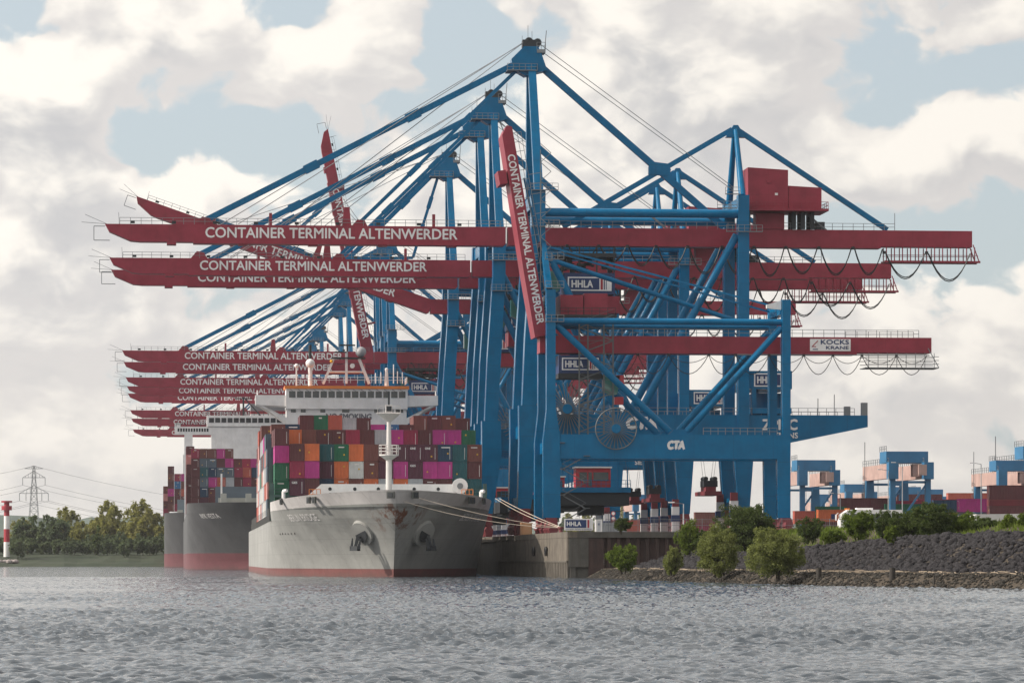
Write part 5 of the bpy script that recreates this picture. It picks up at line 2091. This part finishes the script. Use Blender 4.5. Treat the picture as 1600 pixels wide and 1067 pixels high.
# lighter wood seen under the cranes
for k in range(64):
    px = 880 + k * 7.2 + fr.uniform(-5, 5)
    far_tree((0, 1, 2, 3)[k % 4], px, 2550 + fr.uniform(-60, 60), fr.uniform(1.0, 1.6) * (1 if px < 1005 else .75), 'hazy tree in the distant wood seen under the cranes', 7)
m = MB()
for px in range(0, 26, 2):
    p = at(px, HZ, 1545 + rr.uniform(-2, 4))
    m.ball((p.x, p.y, 2.0), rr.uniform(.8, 1.6), 7, 5, .7)
tag(m.build('shore_rocks', plain('pale_stone', (.3, .26, .25), .9)), kind='stuff')

# beacon
p = at(10.5, HZ, 1570)
bc = thing('beacon_tower', 'small red and white banded beacon tower at the edge of the far bank', 'beacon', (p.x, p.y, 4.0))
for z0, z1, r0, r1, mt, nm in ((0, 6.2, 1.3, 1.25, WHITE, 'band'), (6.2, 11.6, 1.25, 1.2, SIGNRED, 'band'), (11.6, 17.0, 1.2, 1.15, WHITE, 'band'), (17.0, 22.6, 1.15, 1.1, SIGNRED, 'band')):
    MB().tube((0, 0, z0), (0, 0, z1), r0, 14, r1).build(nm, mt, bc, True)
MB().tube((0, 0, 19.4), (0, 0, 21.2), 2.2, 14).tube((0, 0, 22.6), (0, 0, 23.3), 2.3, 14).build('gallery', SIGNRED, bc, True)

# ------------------------------------------------------------------ lattice pylon and its lines
PY = at(53, HZ, 2300)
PS = 2300 / F
py_ = thing('power_pylon', 'grey lattice power pylon with three crossarms on the left skyline', 'pylon', (PY.x, PY.y, 0), -TH)
m = MB()
H = (HZ - 728) * PS + 2.6
hw = lambda z: np.interp(z, [0, 30, H], [5.0, 2.6, .5])
zs = list(np.arange(0, H, 3.6)) + [H]
for sx in (-1, 1):
    for sy in (-1, 1):
        for a, b in zip(zs[:-1], zs[1:]):
            m.beam((sx * hw(a), sy * hw(a), a), (sx * hw(b), sy * hw(b), b), .24, .24)
for k, (a, b) in enumerate(zip(zs[:-1], zs[1:])):
    for sy in (-1, 1):
        m.beam((-hw(a), sy * hw(a), a), (hw(b), sy * hw(b), b), .13, .13)
        m.beam((hw(a), sy * hw(a), a), (-hw(b), sy * hw(b), b), .13, .13)
        m.beam((sy * hw(a), -hw(a), a), (sy * hw(b), hw(b), b), .13, .13)
        m.beam((-hw(a), sy * hw(a), a), (hw(a), sy * hw(a), a), .13, .13)
m.build('tower', STEEL, py_)
arms = ((732, 14.5, 2.2), (746, 17.5, 5.0), (770.5, 22.5, 6.0))
for yv, half_px, rise in arms:
    z = (HZ - yv) * PS + 2.6
    hx = half_px * PS
    am = MB()
    for s_ in (-1, 1):
        for yy_ in (-.5, .5):
            am.beam((0, yy_, z), (s_ * hx, 0, z), .3, .3)
            am.beam((0, yy_, z + rise * .8), (s_ * hx, 0, z), .25, .25)
        for q in (.25, .5, .75):
            am.beam((s_ * hx * q, 0, z), (s_ * hx * q, 0, z + rise * .8 * (1 - q)), .18, .18)
        if yv > 740:
            for q in ((1.0,) if yv < 760 else (1.0, .55)):
                am.beam((s_ * hx * q, 0, z), (s_ * hx * q, 0, z - 4.6), .32, .32)
    am.build('crossarm', STEEL, py_)
# far end of the span, behind the cranes and to the left of frame
for side, (ex, ed) in enumerate(((-700, 1900), (700, 3300))):
    E = at(ex, HZ, ed)
    m = MB()
    for yv, hx, q in ((746, 17.5, 1), (746, -17.5, 1), (770.5, 22.5, 1), (770.5, -22.5, 1), (770.5, 12, 1), (728, 0, 0)):
        z = (HZ - yv) * PS + 2.6 - 4.6 * q
        a = Vector((PY.x + hx * PS * CS, PY.y - hx * PS * SN, z))
        b = Vector((E.x + hx * PS * CS, E.y, z - 6))
        m.path(loop_pts(a, b, 16, 16), .07, 4)
    o = m.build('power_line', CABLE)
    tag(o, ['bundle of power cables running from the pylon out of frame', 'bundle of power cables running from the pylon towards the ships'][side], 'power line', 'power lines at the pylon')


# ------------------------------------------------------------------ yard stacking cranes
def make_stacker():
    root = thing('stacking_crane', 'x', 'stacking crane', group='stacking cranes over the container yard')
    W, S, Hh = 7.4, 25.0, 17.0
    for sx in (-1, 1):
        x = sx * W / 2
        MB().box(x - .55, x + .55, -.6, .6, 1.2, Hh - 4.2).build('leg', BLUE_FAR, root)
        MB().prism([(x - 1.2, 1.2), (x + 1.2, 1.2), (x + .8, Hh - 4.2), (x - .8, Hh - 4.2)], S - .8, S + .8).build('leg', BLUE_FAR, root)
        gd = MB().box(x - .6, x + .6, 1.2, S + 4.5, Hh - 4.2, Hh - 1.2).build('girder', SALMON, root)
        r = MB()
        r.rail((x - .55, 1.2, Hh - 1.2), (x - .55, S + 4.5, Hh - 1.2), 1.2, 2.0, .06)
        r.build('handrail', STEEL, gd)
        MB().box(x - 1.0, x + 1.0, -1.4, 1.2, Hh - 4.4, Hh - .9).build('girder_end', BLUE_FAR, root)
    for yy_ in (0, S):
        m = MB()
        m.box(-W / 2 - 2.2, W / 2 + 2.2, yy_ - .7, yy_ + .7, .5, 1.5)
        m.beam((-W / 2, yy_, 1.6), (W / 2, yy_, Hh - 5), .4, .4)
        m.beam((-W / 2 + .5, yy_, Hh - 5.0), (W / 2 - .5, yy_, Hh - 5.0), .5, .5)
        m.build('bracing', BLUE_FAR, root)
    MB().box(-W / 2 - .8, W / 2 + .6, 2.4, 9.5, Hh - 1.0, Hh + 1.4).build('trolley', BLUE_FAR, root)
    MB().box(W / 2 - 2.5, W / 2 - .9, 3, 5.2, Hh - 3.8, Hh - 1.2).build('cab', SALMON, root)
    t = MB()
    t.rail((-W / 2 - .8, 2.4, Hh + 1.4), (-W / 2 - .8, 9.5, Hh + 1.4), 1.1, 1.5, .06)
    t.build('trolley_rail', STEEL, root)
    t = MB()
    for k in range(10):
        z = Hh - 4 - k * 1.4
        t.rail((-W / 2 - 1.4, S, z), (-W / 2 - .4 + (k % 2) * .6, S, z - .7), .8, 1.0, .06)
    t.beam((-W / 2 - 1, S, 1), (-W / 2 - 1, S, Hh + 4), .14, .14)
    t.build('stair', STEEL, root)
    MB().box(W / 2 - 2.2, W / 2 - .5, -1.5, -.8, Hh - 3.6, Hh - 1.4).build('electrical_box', SALMON, root)
    return root


stk = make_stacker()
spots = ((1422, 795, 1.02, 'blue and salmon stacking crane standing freest in the middle of the yard'), (1279, 850, 1.0, 'blue and salmon stacking crane partly behind the landward crane leg'), (1590, 805, .93, 'blue and salmon stacking crane cut by the frame edge, behind the pale trailer'),
         (1640, 960, 1.35, 'taller stacking crane showing only its salmon girder at the frame edge'), (1345, 1120, 1.0, 'hazy stacking crane between the two nearest stacking cranes'), (1420, 1180, 1.02, 'hazy stacking crane directly behind the free standing one'),
         (1300, 1240, .95, 'hazy stacking crane behind the one beside the blue leg'), (1520, 1420, .9, 'small distant stacking crane with only its salmon girder clear'), (1010, 1350, 1.05, 'distant stacking crane seen between the crane legs under the portal'), (1455, 1300, 1.1, 'hazy stacking crane farthest back behind the dark tree'))
for i, (px, d, s, lab) in enumerate(spots):
    c = stk if i == 0 else copy_tree(stk)
    p = at(px, HZ, d)
    c.location = (p.x, p.y, QZ)
    c.scale = (s, s, s)
    c['label'] = lab

# yard containers: px0, y of top, d, colour, length class, tiers below that are only partly seen
GY = 'containers stacked in the terminal yard'
I4 = Matrix.Identity(4)
yard = [(1310, 778, 800, 'maroon', 40, 'dark red container above the orange one by the bus'), (1360, 782, 812, 'crimson', 40, 'red container partly behind the middle stacking crane leg'),
        (1275, 791, 770, 'green', 20, 'green container on top of the orange container by the bus'), (1277, 796, 745, 'orange', 20, 'orange container with dark square mark, near the bus'), (1284, 815, 742, 'maroon', 20, 'dark red container lying under the orange one'),
        (1240, 798, 830, 'rust', 40, 'rusty red container just past the landward crane leg'), (1381, 787, 800, 'green', 40, 'green container behind the bus roof'), (1418, 786, 840, 'brown', 20, 'brown container right of the green one behind the bus'),
        (1432, 780, 860, 'crimson', 40, 'red container behind the dark tree'), (1457, 781, 850, 'navy', 40, 'dark navy container with white letters beside the magenta one'), (1497, 779, 815, 'magenta', 40, 'magenta container with white square mark behind the pale trailer'),
        (1544, 758, 745, 'maroon', 40, 'dark red container, highest of the pile at the frame edge'), (1546, 776, 746, 'orange', 40, 'orange container between two dark ones at the frame edge'), (1544, 790, 738, 'maroon', 40, 'dark red container right behind the trailer at the frame edge'),
        (1330, 790, 900, 'pink', 40, 'pale pink container far back between the stacking cranes'), (1400, 772, 1000, 'maroon', 40, 'dark red container far back under the middle stacking crane'), (1480, 770, 1060, 'rust', 40, 'rusty container far back beyond the dark tree'),
        (1040, 822, 900, 'crimson', 40, 'red container under the crane portal beside the feet'), (1118, 808, 1000, 'teal', 40, 'small teal container in the gap between crane legs'), (1085, 800, 1000, 'brown', 40, 'brown container in the gap between crane legs'),
        (968, 812, 900, 'rust', 40, 'rusty orange container under the portal behind the fence'), (1000, 820, 960, 'maroon', 40, 'dark red container under the portal behind the tapered legs'), (935, 816, 820, 'grey', 20, 'pale grey container behind the white kiosk')]
for px, yt, d, cc, L, lab in yard:
    p = at(px, yt, d)
    k = C40 if L == 40 else C20
    ztop = p.z
    mt = Matrix.Translation((p.x + k['L'] / 2, p.y, 0)) @ Matrix.Rotation(-math.pi / 2, 4, 'Z')
    z = max(QZ, ztop - CH)
    o = container(cc, lab, GY, mt, 0, 0, z, k)
    # carry the raised ones on what they stand on
    n_below = int(round((z - QZ) / CH))
    if z - QZ > .05:
        step = (z - QZ) / max(1, n_below)
        for q in range(max(1, n_below)):
            c2 = ['maroon', 'brown', 'slate', 'crimson'][(q + int(px)) % 4]
            zz = QZ + q * step
            if step >= CH - .02:
                container(c2, f'{c2} container, {ORD[q]} from the ground, under the ' + ' '.join(lab.split()[:8]), GY, mt, 0, 0, zz, k)
            else:
                bb = MB().box(p.x, p.x + k['L'], p.y - 1.2, p.y + 1.2, zz, zz + step - .02).build('flat_rack', BOGIE)
                tag(bb, f'low flat rack under the ' + ' '.join(lab.split()[:10]), 'flat rack', 'flat racks in the yard')
    if cc == 'magenta':
        wq = MB().box(0, 2.6, -.03, 0, .5, 2.3).build('mark', WHITE, None)
        wq.parent = o
        wq.matrix_parent_inverse = Matrix.Identity(4)
        wq.rotation_euler = (0, 0, math.pi / 2)
        wq.location = (CW / 2 + .03, 2.2, 0)
        iq = MB().box(.5, 2.1, -.05, -.03, .8, 2.0).build('inner_mark', CCOL['magenta'], wq)
    if cc == 'navy' and px == 1457:
        letters('COS', 3.0, 1.2, LETTER, o, (CW / 2 + .05, 1.6, .8), (0, 0, math.pi / 2), bold=.03)
    if cc == 'orange' and L == 20:
        q = MB().box(0, 1.0, -.03, 0, 1.0, 2.0).build('mark', NAVY, o)
        q.rotation_euler = (0, 0, math.pi / 2)
        q.location = (CW / 2 + .05, -.5, 0)

# ------------------------------------------------------------------ bus and trailer behind the bank
p = at(1313, HZ, 560)
bus = thing('coach_bus', 'white coach bus parked behind the bushes on the bank', 'bus', (p.x, p.y, 6.75))
BL, BW, BH = 9.4, 2.5, 3.35
m = MB().prism([(.35, .45), (BL, .45), (BL, BH - .25), (BL - .2, BH), (1.3, BH), (.55, BH - .5), (.0, 1.6), (.05, .6)], 0, BW)
body = m.build('body', WHITE, bus)
MB().prism([(.12, 1.55), (.62, 2.85), (.62, 2.95), (.1, 1.6)], .12, BW - .12).build('windscreen', GLASS, bus)
for k in range(5):
    MB().box(1.5 + k * 1.55, 2.9 + k * 1.55, -.03, .0, 1.6, 2.75).build('window', GLASS, bus)
MB().prism([(.45, 1.5), (.75, 2.75), (1.35, 2.75), (1.35, 1.5)], -.03, 0).build('window', GLASS, bus)
for x in (2.0, 7.4):
    wh = MB().tube((x, -.05, .5), (x, .3, .5), .5, 18).build('wheel', CABLE, bus, True)
    MB().tube((x, -.08, .5), (x, -.05, .5), .28, 14).build('rim', STEEL, wh, True)
m = MB()
for y in (-.25, BW + .25):
    m.beam((.2, y, 2.9), (-.15, y, 2.6), .1, .1)
    m.box(-.25, -.05, y - .12, y + .12, 1.8, 2.6)
m.build('mirror', WHITE, bus)
MB().box(1.0, 1.5, .4, .7, BH, BH + .22).box(1.0, 1.5, 1.7, 2.0, BH, BH + .22).build('beacon_light', ORANGE, bus)
MB().box(2.6, 5.0, .5, 2.0, BH, BH + .28).build('roof_unit', WHITE, bus)
for y in (.35, BW - .75):
    MB().box(.0, .08, y, y + .4, .8, 1.1).build('headlight', LETTER, bus)
p = at(1520, HZ, 520)
tr = thing('flat_trailer', 'long pale grey trailer parked behind the bank at the frame edge', 'trailer', (p.x, p.y, 6.74))
m = MB().prism([(0, 1.0), (13.6, 1.0), (13.6, 2.35), (.6, 2.2), (0, 1.9)], 0, 2.5)
m.build('body', plain('trailer_grey', (.55, .53, .50), .5), tr)
MB().box(.6, 13.2, .3, 2.2, .7, .98).build('chassis', DARK, tr)
for x in (8.6, 9.9, 11.2, 1.6):
    MB().tube((x, .02, .5), (x, .34, .5), .5, 16).tube((x, 2.16, .5), (x, 2.48, .5), .5, 16).build('wheel', CABLE, tr, True)

# ------------------------------------------------------------------ billboard, kiosk, fence, lamps on the quay end
p = at(881, HZ, 560)
bb = thing('billboard', 'white HHLA billboard with navy panel and red stripe on the quay end', 'billboard', (p.x, QY + 1.2, QZ))
MB().box(0, 4.3, -.05, .05, .25, 1.95).build('board', WHITE, bb)
MB().box(.18, 3.3, -.09, -.05, .62, 1.8).build('panel', NAVY, bb)
MB().box(3.45, 3.72, -.09, -.05, .62, 1.8).build('stripe', SIGNRED, bb)
MB().box(3.8, 3.95, -.09, -.05, .62, 1.8).build('stripe', LETTER, bb)
letters('HHLA', 2.1, .62, LETTER, bb, (.4, -.10, .9), bold=.03)
letters('CONTAINER TERMINAL ALTENWERDER', 3.9, .15, NAVY, bb, (.2, -.06, .36), bold=.01)
MB().box(.3, .42, .06, .16, 0, 1.9).box(3.9, 4.02, .06, .16, 0, 1.9).build('post', STEEL, bb)
ks = thing('kiosk', 'small white cabinet with dark door mark standing beside the HHLA billboard', 'kiosk', (p.x + 4.7, QY + 1.4, QZ))
MB().box(0, 1.0, 0, .9, 0, 1.9).build('body', WHITE, ks)
MB().box(-.06, 1.06, -.06, .96, 1.9, 2.02).build('roof', STEEL, ks)
MB().box(.25, .75, -.03, 0, .15, 1.7).build('door', plain('kiosk_door', (.5, .5, .52), .5), ks)
MB().box(.42, .58, -.05, -.03, 1.0, 1.3).build('notice', NAVY, ks)
fn = thing('mesh_fence', 'long grey steel fence along the edge of the quay end', 'fence', (p.x + 6.2, QY + 1.0, QZ))
for k in range(17):
    MB().beam((k * 2.4, 0, 0), (k * 2.4, 0, 2.0), .09, .09).build('post', STEEL, fn)
m = MB()
for k in range(17 * 8):
    m.beam((k * .3, 0, .1), (k * .3, 0, 1.9), .025, .025)
for z in (.1, 1.0, 1.9):
    m.beam((0, 0, z), (38.4, 0, z), .05, .05)
m.build('mesh_panel', STEEL, fn)
LG = 'light poles in the terminal'
for i, (px, ytop, d, lab) in enumerate(((1068, 787, 575, 'pale street lamp with a short arm between the tapered crane legs'), (1410, 724, 780, 'thin light pole in front of the middle stacking crane'), (1388, 735, 790, 'thin light pole left of the middle stacking crane legs'),
                                        (1533, 725, 740, 'light pole with short arm in front of the stacking crane at the frame edge'), (1313, 772, 760, 'thin light pole rising beside the white bus'))):
    q = at(px, ytop, d)
    lp = thing('street_lamp', lab, 'street lamp', (q.x, q.y, QZ), group=LG)
    h = q.z - QZ
    MB().tube((0, 0, 0), (0, 0, h), .13, 8, .08).build('pole', plain('lamp_pole_grey', (.4, .42, .43), .5), lp, True)
    MB().beam((0, 0, h), (-1.6, 0, h + .25), .09, .09).build('arm', STEEL, lp)
    MB().box(-2.3, -1.4, -.15, .15, h + .15, h + .32).build('lamp_head', WHITE, lp)
# row of slanting roof bars under the portal
m = thing('light_row', 'row of low slanted light bars on thin posts under the crane portal', 'lights', at(905, HZ, 640) * 1)
m.location.z = QZ
for k in range(8):
    MB().beam((k * 1.0 - .5, 0, 3.2 + k * .12), (k * 1.0 + .6, 0, 3.5 + k * .12), .25, .1).build('lamp_bar', DARK, m)
    MB().beam((k * 1.0, 0, 0), (k * 1.0, 0, 3.3 + k * .12), .08, .08).build('post', STEEL, m)
# no-parking style round signs near the fence
p = at(952, HZ, 566)
rs2 = thing('road_sign', 'two round red rimmed signs on one thin post behind the quay fence', 'road sign', (p.x, QY + 2.2, QZ))
MB().tube((0, 0, 0), (0, 0, 3.0), .05, 6).build('post', STEEL, rs2)
for z in (2.0, 2.75):
    sg = MB().tube((0, -.08, z), (0, -.06, z), .34, 18).build('rim', SIGNRED, rs2)
    MB().tube((0, -.10, z), (0, -.08, z), .24, 16).build('face', WHITE, sg)

# ------------------------------------------------------------------ mooring ropes
RG = 'mooring ropes from the nearest bow'
for i, (a, b, sag, lab) in enumerate((
        ((-1.0, -6.6, 12.4), (QX + 1.4, QY + 24, QZ + .8), 1.0, 'lower bow rope of the nearest ship, running to the first bollard'),
        ((3.0, -6.4, 12.4), (QX + 1.4, QY + 24, QZ + .8), .5, 'upper bow rope of the nearest ship, running to the first bollard'),
        ((16.6, 8.0, 12.4), (QX + 1.4, QY + 24, QZ + .8), .5, 'shoulder rope of the nearest ship, slackest of the pair'),
        ((17.4, 9.6, 12.4), (QX + 1.4, QY + 24, QZ + .9), .2, 'shoulder rope of the nearest ship, tightest of the pair'))):
    A = M1 @ Vector(a)
    o = MB().path(loop_pts(A, b, sag, 12), .045, 6).build('mooring_rope', ROPE, smooth=True)
    tag(o, lab, 'rope', RG)

# ------------------------------------------------------------------ air
if HAZE_DENSITY > 0:
    hz = MB().box(-3100, 3300, -80, 6400, -3.0, 100.0)
    m = bpy.data.materials.new('haze')
    m.use_nodes = True
    t = NT(m.node_tree)
    t.n.clear()
    out = t.new('ShaderNodeOutputMaterial')
    pv = t.new('ShaderNodeVolumePrincipled')
    pv.inputs['Color'].default_value = (.93, .93, .95, 1)
    pv.inputs['Density'].default_value = HAZE_DENSITY
    pv.inputs['Anisotropy'].default_value = .2
    t.link(pv.outputs[0], out.inputs['Volume'])
    o = hz.build('haze', m)
    tag(o, kind='stuff')
